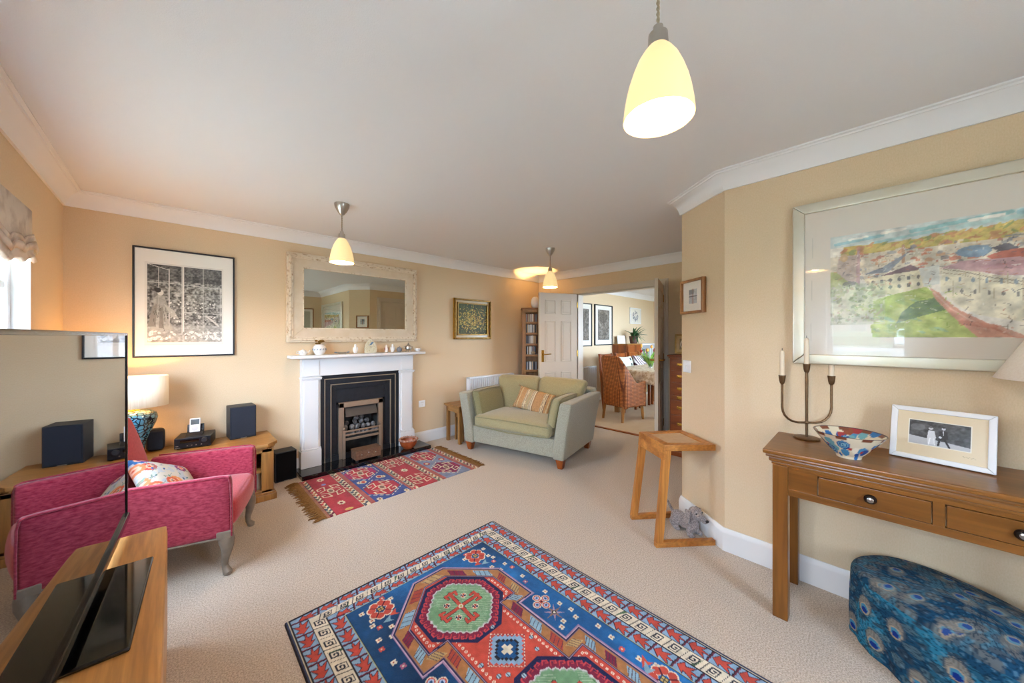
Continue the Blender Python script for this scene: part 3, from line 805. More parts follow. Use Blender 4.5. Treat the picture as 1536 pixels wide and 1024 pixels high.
# ================================================================== mirror over mantel
mw = T('wall_mirror', 'wide mirror in distressed cream frame above the mantel', 'mirror', (1.41, YF, 1.665))
M['distress'] = mat('distressed_cream', 'DCCBB0', .55, c2='A8845A', scale=55, detail=10, contrast=(.52,.74), stretch=(.6,1,.6))
M['cream'] = mat('cream_frame_flat', 'D8C7AE', .6, c2='D0BB9C', scale=10)
b = B(); b.frame(-.665, .665, -.425, .425, .022, -.045, -.001, bev=.006); b.frame(-.648, .648, -.408, .408, .022, -.058, -.001, bev=.008); b.frame(-.63, .63, -.39, .39, .018, -.05, -.001, bev=.004)
b.obj('frame_moulding', M['distress'], mw)
b = B(); b.frame(-.615, .615, -.375, .375, .085, -.040, -.001); b.obj('frame_flat', M['cream'], mw)
b = B(); b.frame(-.534, .534, -.296, .296, .012, -.044, -.01, bev=.003); b.obj('inner_bead', M['distress'], mw)
B().box(-.528, .528, -.03, -.006, -.290, .290).obj('mirror_glass', mat('silvered_glass', 'DCE0D6', .0, 1.), mw)
# ================================================================== pictures
def picture(name, label, w, h, loc, rz, fw, m_frame, art, depth=.025, mount='EDE6D6', margin=None, glass=True, group=None, cat='picture', rx=0., res=.003, artmat=None, fb=.003):
    """local: picture faces -y, centre at origin"""
    r = T(name, label, cat, loc, rz, group, rot=(rx, 0, rz))
    b = B(); b.frame(-w/2, w/2, -h/2, h/2, fw, -depth, -.001, bev=fb); b.obj('frame', m_frame, r)
    B().box(-w/2+.003, w/2-.003, -.008, -.002, -h/2+.003, h/2-.003).obj('backing', M['black'], r)
    iw, ih = w-2*fw+.004, h-2*fw+.004
    cv = Canvas(iw, ih, res, mount); art(cv, iw, ih)
    m4 = Matrix.Translation((-iw/2, -.0125, -ih/2)) @ Matrix.Rotation(PI/2, 4, 'X')
    cv.mesh('print', artmat or M['picture'], r, m4)
    if glass: B().box(-iw/2, iw/2, -.0165, -.0155, -ih/2, ih/2).obj('glass', M['pglass'], r)
    return r

def art_etching(cv, w, h):
    ax0, ax1, ay0, ay1 = .10*w+.01, .87*w, .13*h, .86*h
    cv.rect(.09*w, .105*h, .885*w, .875*h, 'CFC7B8'); cv.rect(.093*w, .108*h, .882*w, .872*h, 'E6DFD0')
    n1 = cv.noise(.05, 1, 4); n2 = cv.noise(.012, 2, 2); g = .26+.95*(n1*.5+n2*.75-.32)
    m = (cv.X > ax0) & (cv.X < ax1) & (cv.Y > ay0) & (cv.Y < ay1)
    c = np.array([.93,.90,.84])
    cv.A[m] = (np.clip(g, .08, .95)[m][:, None])*c
    s = lambda u, v: (ax0+u*(ax1-ax0), ay0+v*(ay1-ay0))
    # floor, sky streaks
    fl = m & (cv.Y < ay0+.22*(ay1-ay0)); cv.A[fl] = cv.A[fl]*.45+.46*c
    tp = m & (cv.Y > ay0+.80*(ay1-ay0)); cv.A[tp] = cv.A[tp]*.55+.08*c*(1+np.sin(cv.Y[tp]*900)[:, None])
    W = 'D8D0C2'
    cv.path([s(.44,.12), s(.44,1)], .007, W); cv.path([s(.46,.14), s(.46,1)], .004, 'F0EADC'); cv.path([s(.27,.2), s(.27,.95)], .004, W); cv.path([s(.0,1), s(.27,.94)], .004, W); cv.path([s(.14,.5), s(.14,.96)], .003, W)
    cv.path([s(.27,.2), s(.18,.2)], .003, W)
    for v in (.76, .40): cv.path([s(.46,v), s(1,v-.02)], .003, W)
    cv.path([s(.0,.77), s(.43,.77)], .003, W); cv.path([s(.73,.2), s(.73,1)], .004, W); cv.path([s(.76,.70), s(.76,.35), s(.98,.35)], .002, W); cv.path([s(.98,.3), s(.98,.75)], .003, W)
    rng0 = random.Random(6)   # figure in a robe at left
    cv.poly([s(.04,.16), s(.08,.40), s(.07,.56), s(.13,.62), s(.21,.60), s(.25,.48), s(.24,.34), s(.33,.16)], 'B4AC9C', .75); cv.poly([s(.0,.2), s(.06,.45), s(.12,.5), s(.10,.2)], '8E8678'); cv.poly([s(.2,.5), s(.33,.42), s(.40,.30), s(.30,.33)], 'B8B0A0'); cv.poly([s(.14,.18), s(.15,.44), s(.19,.46), s(.20,.18)], '7B7468', .7); cv.disc(*s(.16,.64), .017, 'D8D0C0', .022); cv.disc(*s(.13,.67), .017, '3A3632', .018)
    for k in range(14): u0, v0 = rng0.uniform(.07,.27), rng0.uniform(.2,.5); cv.seg(*s(u0,v0), *s(u0+rng0.uniform(-.03,.03), v0-rng0.uniform(.03,.12)), .002, '4A453E')
    rng = random.Random(4)
    for k in range(70):
        u, v = rng.uniform(0, 1), rng.uniform(.03, .14); 
        if .36 < u < .48: continue
        x, y = s(u, v); cv.disc(x, y, rng.uniform(.006, .013), 'EDE6D8', rng.uniform(.004, .01), ang=rng.random()*3); cv.disc(x+.003, y, .002, '6A645A')
    for k in range(60):
        x, y = s(rng.uniform(.28,.9), rng.uniform(.25,.55)); cv.disc(x, y, rng.uniform(.002,.006), 'E2DBCC')
    cv.path([s(.78,.35), s(.85,.3), s(.95,.22)], .012, 'CFC7B8')
picture('framed_print', 'thin black-framed monochrome window-scene print above the corner cabinet', .592, .835, (.073, YF-.001, 1.555), 0, .012, M['black'], art_etching, .022, mount='EEE8DA', res=.0028)

def art_flowers(cv, w, h):
    n = cv.noise(.08, 8, 4); cv.A[:] = np.stack([.15+.22*n, .16+.20*n, .03+.04*n], -1)
    rng = random.Random(2)
    for k in range(230): 
        x, y = rng.uniform(0, w), rng.uniform(0, h*.9); cv.seg(x, y, x+rng.uniform(-.02,.02), y+rng.uniform(.03,.09), .003, rng.choice(['2E4A20','4C6A2A','6E7E34','1F3018']))
    for k in range(620):
        x, y = rng.gauss(w*.5, w*.30), rng.gauss(h*.46, h*.2); cv.disc(x, y, rng.uniform(.004,.010), rng.choice(['C9A93A','B08F2C','DCC25A','8C7424','A88430']), rng.uniform(.003,.007), ang=rng.random()*3)
r_ = picture('oil_painting', 'small gilt-framed painting of yellow flowers on green, over the radiator', .63, .545, (2.934, YF-.001, 1.532), 0, .018, M['brass'], lambda cv, w, h: (cv.rect(0,0,w,h,'C9B184'),), .03, glass=False, res=.006)
cv = Canvas(.49, .405, .0028, '1F3018'); art_flowers(cv, .49, .405)
cv.mesh('painted_panel', M['canvas'], r_, Matrix.Translation((-.245, -.020, -.2025)) @ Matrix.Rotation(PI/2, 4, 'X'))
M['gilt'] = mat('worn_gilt', 'A07C3E', .38, .75, c2='7A5A28', scale=30)
b = B(); b.frame(-.312, .312, -.27, .27, .022, -.05, -.025, bev=.007); b.frame(-.262, .262, -.22, .22, .018, -.034, -.013, bev=.004)
b.obj('gilt_moulding', M['gilt'], r_)

def art_town(cv, w, h):
    P = lambda L, c, a=1.: cv.poly([(x-.05, z-1.206) for x, z in L], c, a)
    def D(x, z, r, c, r2=None, a=1., ang=0): cv.disc(x-.05, z-1.206, r, c, r2, a, ang)
    def S(L, wd, c, a=1.): cv.path([(x-.05, z-1.206) for x, z in L], wd, c, a=a)
    rng = random.Random(12)
    P([(.15,1.80),(1.06,1.80),(1.06,1.30),(.15,1.30)], 'E2DACB')
    clip = cv.inpoly([(.10,1.80-1.206),(1.01,1.81-1.206),(1.01,1.295-1.206),(.25,1.295-1.206),(.24,1.36-1.206),(.10,1.36-1.206)]); cv.clip = clip
    P([(.15,1.80),(1.06,1.84),(1.06,1.76),(.53,1.735),(.256,1.74),(.15,1.745)], 'BCC9C4')
    for (x0, z0, x1, z1, wd, c) in ((.17,1.76,.33,1.775,.014,'7FB4BC'),(.30,1.745,.52,1.765,.012,'8FC0C0'),(.42,1.775,.68,1.795,.016,'7DB8BA'),(.55,1.765,.72,1.775,.016,'A6C8C4'),(.70,1.79,1.0,1.80,.02,'88B8C0'),(.2,1.79,.45,1.80,.012,'C3C6C0'),(.75,1.76,1.05,1.775,.018,'C9CFC8'),(.22,1.775,.28,1.78,.010,'EFE9DC'),(.33,1.785,.40,1.79,.012,'F0EADC'),(.58,1.785,.66,1.79,.012,'F2ECE0')):
        S([(x0,z0),(x1,z1)], wd, c)
    P([(.20,1.745),(.379,1.736),(.53,1.738),(.708,1.76),(1.06,1.77),(1.06,1.66),(.635,1.68),(.515,1.69),(.379,1.688),(.2,1.69)], 'BFA23E')
    for k in range(260):
        x = rng.uniform(.2, 1.05); D(x, 1.735+.02*min(1, (x-.2)/.5)-rng.uniform(0,.055), rng.uniform(.006,.02), rng.choice(['A8943A','C9B04A','8E8E3A','D4B85C','B86A3A','C07A44','6E7C3A','C9A24A']), rng.uniform(.004,.01), .85, rng.random())
    P([(.15,1.70),(1.06,1.69),(1.06,1.55),(.15,1.58)], 'CDBFA6')
    for k in range(330):
        x, z = rng.uniform(.16, 1.05), rng.uniform(1.575, 1.70); c = rng.choice(['D9CDB6','C8674A','B85640','E0D6C4','8A8A8E','5E6270','C98A62','D8B088','6E6A6A','A85A4A','E4DAC6','B9A98C','D6C6A6'])
        ww, hh = rng.uniform(.008,.03), rng.uniform(.004,.014); P([(x,z),(x+ww,z+.002),(x+ww,z+hh),(x+ww*.5,z+hh*1.5),(x,z+hh)], c, .85)
    P([(.183,1.70),(.25,1.70),(.25,1.565),(.197,1.565),(.17,1.6)], 'BBA395'); S([(.25,1.55),(.252,1.72)], .012, 'B0888A'); D(.252,1.725,.008,'C07A60'); S([(.395,1.64),(.395,1.715)], .010, 'B07A5A'); D(.2,1.69,.014,'C9A070',.02)
    P([(.27,1.60),(.33,1.625),(.42,1.69),(.35,1.60)], '5A6880', .8); P([(.331,1.588),(.418,1.625),(.45,1.60),(.349,1.579)], '5A3C48')
    P([(.27,1.575),(.343,1.585),(.46,1.60),(.46,1.50),(.396,1.492),(.30,1.50)], 'DCCFA8')
    for k in range(6):
        for j in range(2): D(.30+.028*k, 1.525+.032*j+.002*k, .0055, '4A4648', .009)
    P([(.441,1.605),(.50,1.612),(.50,1.53),(.457,1.52)], 'C4C6BE'); 
    D(.59,1.655,.045,'5E7C96',.024); D(.60,1.645,.026,'6A8AA8',.016); P([(.63,1.66),(.67,1.675),(.70,1.65),(.66,1.64)], '3C3C4A')
    P([(.62,1.628),(.66,1.645),(1.05,1.66),(1.05,1.60),(.64,1.605)], 'B04A3A')
    P([(.50,1.595),(.56,1.62),(.66,1.615),(1.06,1.60),(1.06,1.50),(.72,1.54),(.658,1.545),(.60,1.57)], 'BE8C92'); P([(.60,1.59),(.7,1.60),(.95,1.585),(.8,1.56),(.62,1.575)], 'B07480', .7)
    P([(.505,1.595),(.55,1.585),(.62,1.555),(.70,1.53),(1.06,1.49),(1.06,1.36),(.80,1.33),(.70,1.36),(.60,1.39),(.55,1.43),(.504,1.50)], 'DDD3B4')
    S([(.51,1.59),(.56,1.575),(.62,1.545),(.71,1.515),(1.05,1.475)], .003, '6A5C50'); S([(.51,1.575),(.56,1.56),(.62,1.53),(.72,1.50),(1.05,1.455)], .0025, '8A7A66')
    for k in range(16):
        x = .52+.034*k; z = 1.548-.0062*k*1.0 if x < .75 else 1.50-.12*(x-.75); D(x, z, .0042, '7A8A94', .011); D(x+.005, z-.05, .004, '6E6862', .010)
        S([(x+.015, z+.03), (x+.017, z-.075)], .0016, 'B7A884')
    P([(.30,1.47),(.349,1.49),(.462,1.52),(.504,1.47),(.56,1.40),(.62,1.345),(.62,1.297),(.25,1.297),(.25,1.33),(.30,1.36)], '9DB04A')
    for k in range(60):
        x, z = rng.uniform(.28,.58), rng.uniform(1.30,1.50); 
        if z < 1.52-(x-.46)*1.6 and z < 1.48+(x-.35)*.4: D(x, z, rng.uniform(.01,.028), rng.choice(['8FA840','A8BC58','7E9E44','B4BE5A','6FA07A']), rng.uniform(.004,.009), .6, -.5)
    P([(.39,1.409),(.43,1.455),(.50,1.475),(.53,1.42),(.46,1.395),(.375,1.362)], '46663A'); 
    P([(.473,1.515),(.50,1.49),(.515,1.462),(.555,1.411),(.612,1.365),(.69,1.297),(.60,1.297),(.535,1.386),(.489,1.462)], 'C98068'); S([(.48,1.50),(.53,1.42),(.62,1.33)], .006, 'D8A48C', .8); S([(.56,1.36),(.64,1.34),(.70,1.30)], .02, 'B8604A', .7)
    P([(.1,1.64),(.175,1.62),(.223,1.56),(.20,1.50),(.15,1.50)], '8E9A4A', .8); D(.22,1.56,.025,'4A4A48',.012,.8)
    P([(.12,1.55),(.34,1.56),(.34,1.36),(.15,1.36)], 'A9B088', .5)
    for k in range(160):
        D(rng.uniform(.15,.33), rng.uniform(1.37,1.56), rng.uniform(.004,.012), rng.choice(['8C9A6A','B8B8A0','6E7858','D0CCB8','A08A70']), rng.uniform(.003,.008), .7, rng.random()*3)
    nn = cv.noise(.03, 5, 4)[clip][:, None]; cv.A[clip] = cv.A[clip]*.68+np.array(Canvas.c('E6DECE'))*.32; cv.A[clip] *= (.78+.44*nn)
    for k in range(700):
        x, z = rng.uniform(.16,1.05), rng.uniform(1.31,1.70); a = rng.uniform(-.6,.6)+(1.5 if rng.random() < .3 else 0); l = rng.uniform(.004,.018); S([(x,z),(x+l*math.cos(a),z+l*math.sin(a))], rng.uniform(.0012,.0035), rng.choice(['5A5450','EFE8D8','B89A78','8A8070','D8C8A8','6E6A74','C0765E','F2ECE0']) if z > 1.52 or x > .55 else rng.choice(['A8B860','7E9A48','C4CC84','E4DFC8']), .6)
    cv.clip = None
    S([(.075,1.275),(.083,1.83),(1.135,1.83),(1.135,1.275),(.075,1.275)], .0015, 'C9C0B0')
M['silverframe'] = mat('champagne_silver_frame', 'CDC4AC', .35, .55, c2='D8D2C2', scale=5)
# centre s=.6
picture('framed_painting', 'large silver-framed watercolour of a terraced town and lawn above the console table', 1.21, .834, (XR-.014, .277-.605, 1.573), PI/2*3-math.radians(1.2), .05, M['silverframe'], art_town, .032, mount='DDD2C2', res=.0032, fb=.006)

def art_cross(cv, w, h):
    cv.rect(0, 0, w, h, 'ECE6DA'); cx, cy = w/2, h/2; n = cv.noise(.02, 3, 3)
    m = (abs(cv.X-cx) < .042) & (abs(cv.Y-cy) < .05); cv.A[m] = (.62+.3*n[m])[:, None]*np.array([.88,.9,.92])
    cv.seg(cx, cy-.05, cx, cy+.05, .008, 'A06A50'); cv.seg(cx-.042, cy, cx+.042, cy, .007, '3E3A3E'); cv.rect(cx-.042, cy+.015, cx+.01, cy+.045, '55606A', .6)
M['frameoak'] = wood('thin_frame_oak', 'B07A48', '8A5A30', 'Z', .4)
cd = math.atan2(BY-AY, BX-AX); nx, ny = math.sin(cd), -math.cos(cd)
mx_, my_ = (2.64, .911)
def onch(t): return (AX+(BX-AX)*t, AY+(BY-AY)*t)
px_, py_ = onch(.72)
nrm = Vector((-(BY-AY), (BX-AX), 0)).normalized()   # into the room
rzc = math.atan2(nrm.x, -nrm.y)
def onchamfer(t, z, off=.001): 
    p = onch(t); return (p[0]+nrm.x*off, p[1]+nrm.y*off, z)
picture('framed_print', 'small oak-framed print with a dark cross motif on the angled wall', .245, .235, onchamfer(.66, 1.575), rzc, .017, M['frameoak'], art_cross, .03, res=.002)
# switch on the angled wall
sw = T('light_switch', 'white plastic light switch on the angled wall under the cross print', 'light switch', onchamfer(.84, 1.085, .0005), rzc)
b = B(); b.box(-.043, .043, -.009, 0, -.043, .043, .004); b.obj('plate', M['upvc'], sw)
b = B(); b.box(-.006, .006, -.014, -.006, -.012, .012, .002); b.obj('rocker', M['white'], sw)
so = T('wall_socket', 'white double socket on the fireplace wall right of the hearth', 'socket', (2.165, YF-.0005, .475))
B().box(-.043, .043, -.010, 0, -.04, .04, .004).obj('plate', M['upvc'], so)
b = B(); b.box(-.02, .02, -.013, -.006, .01, .022, .002); b.box(-.004, .004, -.0115, -.006, -.02, -.005, .001); b.obj('switch_rocker', M['white'], so)

# ================================================================== roman blind
M['blind'] = mat('cream_damask', 'D8CCBC', .9, c2='BFAF9F', scale=9, bump=.002, bscale=40, contrast=(.45,.6))
rb = T('roman_blind', 'cream patterned roman blind gathered up at the top of the left window', 'blind', (XL+.001, W1[1]-.006, 1.955))
b = B(); L_ = W1[1]-W1[0]+.02
rows = []
prof = [(.0,-.0),(.002,-.12),(.004,-.165),(.03,-.185),(.045,-.16),(.04,-.15),(.03,-.17),(.02,-.20),(.045,-.225),(.06,-.20),(.05,-.185),(.03,-.215),(.02,-.24),(.04,-.262),(.02,-.27),(.0,-.255)]
for k in range(25):
    y = -L_*k/24; sag = .016*math.sin(k*1.7)+.012*math.sin(k*.9); end = 1+(.0 if 0 < k < 24 else .0)
    rows.append([(x*.45*(1+.25*math.sin(k*2.1)), y, z*(1)+(sag if z < -.14 else 0)-(.045*math.sin(PI*k/24) if z < -.14 else 0)) for x, z in prof])
b.rings([[(r[i][0], r[i][1], r[i][2]) for i in range(len(prof))] for r in rows], False, False, closed=False)
o = b.obj('blind_fabric', M['blind'], rb, smooth=180); md = o.modifiers.new('s', 'SOLIDIFY'); md.thickness = .004
B().box(-.035, -.004, -L_+.03, -.01, -.02, .0, .003).obj('headrail', M['white'], rb)

# ================================================================== pendants
M['shade'] = mat('glowing_cream_glass', 'F0DCA0', .3, emit='FFDC9C', estr=.27)
M['shadein'] = mat('glowing_glass_inside', 'FFF6E0', .5, emit='FFF0D4', estr=.30)
M['flex'] = mat('twisted_flex', 'A09078', .6)
M['bulb'] = mat('lit_bulb', 'FFFFFF', .5, emit='FFE2B0', estr=5)
def pendant():
    r = T('pendant_light', 'x', 'pendant light', (0,0,0))
    B().lathe([(.052,0),(.053,-.006),(.049,-.025),(.034,-.055),(.018,-.078),(.01,-.084)], 32).obj('ceiling_rose', M['nickel'], r)
    b = B()
    for ph in (0, PI): b.tube([(.0022*math.cos(ph+k*.8), .0022*math.sin(ph+k*.8), -.08-.145*k/40) for k in range(41)], .0026, 6)
    b.obj('flex', M['flex'], r)
    B().lathe([(.0,-.205),(.012,-.206),(.013,-.225),(.023,-.226),(.025,-.262),(.02,-.265)], 24).obj('lamp_cap', M['nickel'], r)
    seg_ = 40; out = []; inn = []
    prof = [(.024,-.258),(.034,-.270),(.048,-.292),(.060,-.320),(.070,-.350),(.077,-.380),(.082,-.410),(.085,-.438)]
    b = B(); b.lathe(prof+[(.0835,-.440),(.081,-.438)], seg_, cap0=False, cap1=False)
    for q in range(4):   # faint ribs on the outside
        z = -.345-.02*q; rr = .0685+.0026*q*2.2; 
    b.obj('lamp_shade', M['shade'], r, smooth=60)
    pi = [(p[0]-.004, p[1]) for p in prof]; b = B(); b.lathe(pi[::-1], seg_, cap0=False, cap1=False); b.obj('shade_inner', M['shadein'], r, smooth=60)
    B().lathe([(.012,-.27),(.014,-.29),(.024,-.315),(.029,-.335),(.026,-.36),(.012,-.372),(.0,-.374)], 20).obj('bulb', M['bulb'], r)
    return r
PL = [((.899, 2.748), 'second pendant light with cream glass shade, hanging before the fireplace mirror'), ((3.03, 2.49), 'smallest pendant light with cream glass shade, hanging by the open doors'), ((.877, .369), 'nearest and largest pendant light with ribbed cream glass shade')]
p0 = pendant()
for k, ((x, y), lab) in enumerate(PL):
    p = p0 if k == 0 else copytree(p0)
    p.location = (x, y, CE-.0005); p['label'] = lab; p['group'] = 'matching pendant lights'
def plight(x, y, z, e, r=.03, col='FFC98C', name='lamp_glow'):
    l = bpy.data.lights.new(name, 'POINT'); l.energy = e; l.shadow_soft_size = r; l.color = lin(col)
    o = bpy.data.objects.new(name, l); C.objects.link(o); o.location = (x, y, z); return o
LAMP = 1.0
for (x, y), _ in PL:
    plight(x, y, CE-.405, 7*LAMP, .03, 'FFCE98'); 

# ================================================================== TV and its stand
TVX, TVY, TVA = -.141, 2.13, math.radians(3.2)      # far screen edge, direction towards -Y
st = T('tv_stand', 'low light oak television stand at the left edge', 'tv stand', (-.225, 1.20, 0))
b = B(); b.soft(-.235, .205, -1.15, .865, .468, .505, r=.012, n=8); b.obj('top', M['lightoakY'], st)
b = B(); b.box(-.215, .19, -1.12, .845, .06, .468, .005); b.box(-.20, .175, -1.10, .82, .0, .06); b.obj('carcass', M['lightoakY'], st)
for k in range(3):
    d = B(); y0 = -1.10+.65*k; d.box(.188, .204, y0+.005, y0+.64, .08, .45, .003); dd = d.obj('door', M['lightoakY'], st)
    kk = B(); kk.box(.182, .2035, y0+.27, y0+.37, .452, .462, .002); kk.obj('pull', M['nickel'], dd)
tv = T('television', 'large flat black television reflecting the room, seen edge-on at the left', 'television', (TVX, TVY, .505), rot=(0,0,-TVA))
# local: screen plane x=0 facing +x, width along -y
M['screen'] = mat('dark_screen_glass', '050506', .015, spec=1., ior=2.6)
M['bezel'] = mat('dark_bezel', '2A2624', .15, .6)
Wt, z0, z1 = 1.27, .048, .808
B().box(-.03, -.001, -Wt+.004, -.004, z0+.004, z1-.004, .003).obj('tv_body', M['black'], tv)
B().box(-.006, .0, -Wt+.011, -.011, z0+.02, z1-.011).obj('screen', M['screen'], tv)
b = B()
b.box(-.02, .004, -.011, 0, z0, z1, .003); b.box(-.02, .004, -Wt, -Wt+.011, z0, z1, .003); b.box(-.02, .004, -Wt, 0, z1-.011, z1, .003); b.box(-.03, .010, -Wt, 0, z0-.004, z0+.022, .005)
b.obj('bezel', M['bezel'], tv)
b = B(); b.box(-.13, .108, -.83, -.345, .0, .012, .006, 3); b.obj('stand_base', M['blackgloss'], tv)
b = B(); b.box(-.05, -.02, -.66, -.52, .01, .2, .005); b.obj('stand_neck', M['blackgloss'], tv)

# ================================================================== corner hi-fi cabinet (fireplace wall)
cb = T('cabinet', 'low wide oak cabinet along the fireplace wall left of the fireplace', 'cabinet', (.03, 3.54, 0))
hw = .565
b = B(); b.prism([(-hw,-.245),(.50,-.245),(.572,-.175),(.572,.235),(-hw,.235)], .425, .452, 'Z', bev=.006); b.prism([(-hw+.012,-.232),(.492,-.232),(.558,-.168),(.558,.225),(-hw+.012,.225)], .408, .427, 'Z', bev=.005)
b.obj('top', M['midoakX'], cb)
b = B(); b.box(-hw+.03, -hw+.06, -.21, .21, .05, .41); b.box(.515, .545, -.19, .21, .05, .41, .003); b.box(-hw+.03, .53, .19, .215, .05, .41)
for z in (.05, .22, .395): b.box(-hw+.03, .53, -.20, .2, z, z+.018)
for x in (-.56+.03, -.20, .13, .46): b.box(x, x+.055 if x < .4 else x+.08, -.222, -.195, .05, .41, .004)
b.box(-hw+.03, .53, -.222, -.195, .38, .41, .003); b.box(-hw+.03, .53, -.222, -.195, .05, .085, .003)
b.box(-hw+.012, .56, -.235, .22, .0, .05, .005); b.box(-hw+.02, .552, -.226, .216, .05, .066, .004)
b.obj('carcass', M['midoakZ'], cb)
bk = [('books', 0)]
cols = ['2E3A4A','C9C2B4','3A6A8A','8A2E2A','D8D2C0','20242C','4A6A5A','B8A888','1E2A5A','C4B070']
random.seed(3)
bookm = [mat('book_cover_%s' % c, c, .5) for c in cols]
def book_row(x, n, y, z, hmin, hmax, d, axis_rz, ox, oy, group, lab, name='book', cat='book', tmin=.012, tmax=.03, ms=None):
    out = []
    c, s_ = math.cos(axis_rz), math.sin(axis_rz)
    for k in range(n):
        t = random.uniform(tmin, tmax); h_ = random.uniform(hmin, hmax)
        b = B(); b.box(0, t-.001, 0, d, 0, h_, .0008, 1)
        o = b.obj(name, random.choice(ms or bookm), None, loc=(ox+c*x-s_*y, oy+s_*x+c*y, z), rot=(0,0,axis_rz))
        tag(o, lab, cat, group); x += t; out.append(o)
    return x
book_row(.20, 11, -.14, .2385, .11, .145, .12, 0, .03, 3.54, 'upright spines inside the low oak cabinet', 'upright book on the upper shelf inside the low oak cabinet')
book_row(.19, 12, -.14, .0685, .10, .14, .12, 0, .03, 3.54, 'spines on the bottom shelf inside the low oak cabinet', 'upright book on the bottom shelf inside the low oak cabinet')

M['spk'] = mat('speaker_case', '24262C', .5); M['grille'] = mat('navy_grille_cloth', '2B2E36', .9, c2='343842', scale=400, spec=.1)
def speaker(label, w, d, h, loc, rz, mgr, rot=None, cat='speaker', name='speaker'):
    r = T(name, label, cat, loc, rz)
    B().box(-w/2, w/2, 0, d, 0, h, .004).obj('case', M['spk'], r)
    B().box(-w/2+.006, w/2-.006, -.012, .001, .012 if h < .3 else .01, h-.006, .004).obj('grille', mgr, r)
    B().box(-.02, .02, -.0135, -.008, .004, .009).obj('badge', M['nickel'], r)
    return r
speaker('navy-fronted bookshelf speaker standing right of the amplifier on the low cabinet', .176, .165, .263, (.411, 3.622, .4525), .06, M['grille'])
b = speaker('black loudspeaker standing on the floor between low cabinet and fireplace', .168, .14, .262, (.72, 3.645, .001), .08, mat('black_grille', '111214', .9, spec=.1), name='subwoofer')
# small dark speaker behind the lamp
B_ = T('speaker', 'small dark speaker standing behind the blue patterned table lamp', 'speaker', (-.10, 3.70, .4525))
B().soft(-.05, .05, -.05, .05, 0, .16, r=.03, n=8).obj('case', M['spk'], B_)
B().soft(-.04, .04, -.054, -.04, .015, .145, r=.006, n=6).obj('grille', M['grille'], B_)

am = T('amplifier', 'compact black hi-fi amplifier on the low oak cabinet', 'amplifier', (.1, 3.565, .4525), -.20)
b = B(); b.box(-.105, .105, 0, .2, .006, .082, .003); 
for x in (-.085, .085):
    for y in (.02, .18): b.lathe([(.01,0),(.01,.008)], 12, c=(x,y,0))
b.obj('case', M['black'], am)
B().box(-.103, .103, -.006, .002, .008, .080, .002).obj('front_panel', mat('amp_face', '22242A', .3, .4), am)
b = B(); b.box(-.07, .035, -.008, -.004, .048, .068); b.obj('display', M['blackgloss'], am)
b = B(); b.lathe([(.019,0),(.018,.014),(.016,.016)], 24, M=TR(.068,-.006,.056,rx=PI/2)); b.obj('volume_knob', M['spk'], am)
b = B(); 
for x in (-.03, -.005, .02, .05): b.lathe([(.004,0),(.004,.005)], 10, M=TR(x,-.006,.025,rx=PI/2))
b.box(-.095, -.08, -.008, -.005, .025, .029); b.box(-.098, -.07, -.008, -.005, .012, .015); b.obj('button', M['nickel'], am)
dk = T('music_player_dock', 'black music player dock on top of the amplifier', 'dock', (.115, 3.65, .5350), -.20)
b = B(); b.hexa([(-.05,-.045,0),(.05,-.045,0),(.05,.045,0),(-.05,.045,0),(-.048,-.02,.022),(.048,-.02,.022),(.046,.04,.028),(-.046,.04,.028)], .003)
b.hexa([(-.05,.018,.02),(.05,.018,.02),(.05,.03,.02),(-.05,.03,.02),(-.05,.03,.075),(.05,.03,.075),(.05,.04,.075),(-.05,.04,.075)], .003)
b.obj('cradle', M['black'], dk)
ip = T('music_player', 'white handheld music player standing in the black dock', 'music player', (.113, 3.642, .5575), rot=(-.18,0,-.20))
B().box(-.031, .031, -.006, .006, 0, .104, .004).obj('case', mat('white_plastic', 'E4E6EA', .25), ip)
B().box(-.025, .025, -.0068, -.005, .056, .096).obj('screen', mat('player_screen', '3A4148', .2), ip)
b = B(); b.lathe([(.019,0),(.019,.0008)], 28, M=TR(0,-.006,.028,rx=PI/2)); b.obj('click_wheel', mat('wheel_grey', 'C2C5CA', .4), ip)

# table lamp with mosaic vase
tl = T('table_lamp', 'lit table lamp with cream oval shade and blue mottled vase base', 'table lamp', (-.205, 3.56, .4525))
vm = mat('mottled_blue_glaze', '6FA8BE', .12, spec=.7)
nt = vm.node_tree; N = nt.nodes
v = N.new('ShaderNodeTexVoronoi'); v.feature = 'DISTANCE_TO_EDGE'; v.inputs['Scale'].default_value = 38; tc = N.new('ShaderNodeTexCoord')
ns = N.new('ShaderNodeTexNoise'); ns.inputs['Scale'].default_value = 9; r1 = N.new('ShaderNodeValToRGB'); r2 = N.new('ShaderNodeValToRGB')
r1.color_ramp.elements[0].position = .35; r1.color_ramp.elements[0].color = (*lin('4F9AB8'),1); r1.color_ramp.elements[1].position = .62; r1.color_ramp.elements[1].color = (*lin('5E6A5C'),1)
r2.color_ramp.elements[0].position = .05; r2.color_ramp.elements[0].color = (*lin('1A1E3A'),1); r2.color_ramp.elements[1].position = .13; r2.color_ramp.elements[1].color = (1,1,1,1)
mx = N.new('ShaderNodeMix'); mx.data_type = 'RGBA'; mx.blend_type = 'MULTIPLY'; mx.inputs[0].default_value = 1
nt.links.new(tc.outputs['Object'], v.inputs['Vector']); nt.links.new(tc.outputs['Object'], ns.inputs['Vector']); nt.links.new(ns.outputs['Fac'], r1.inputs[0]); nt.links.new(v.outputs['Distance'], r2.inputs[0])
nt.links.new(r1.outputs[0], mx.inputs[6]); nt.links.new(r2.outputs[0], mx.inputs[7]); nt.links.new(mx.outputs[2], N['Principled BSDF'].inputs['Base Color'])
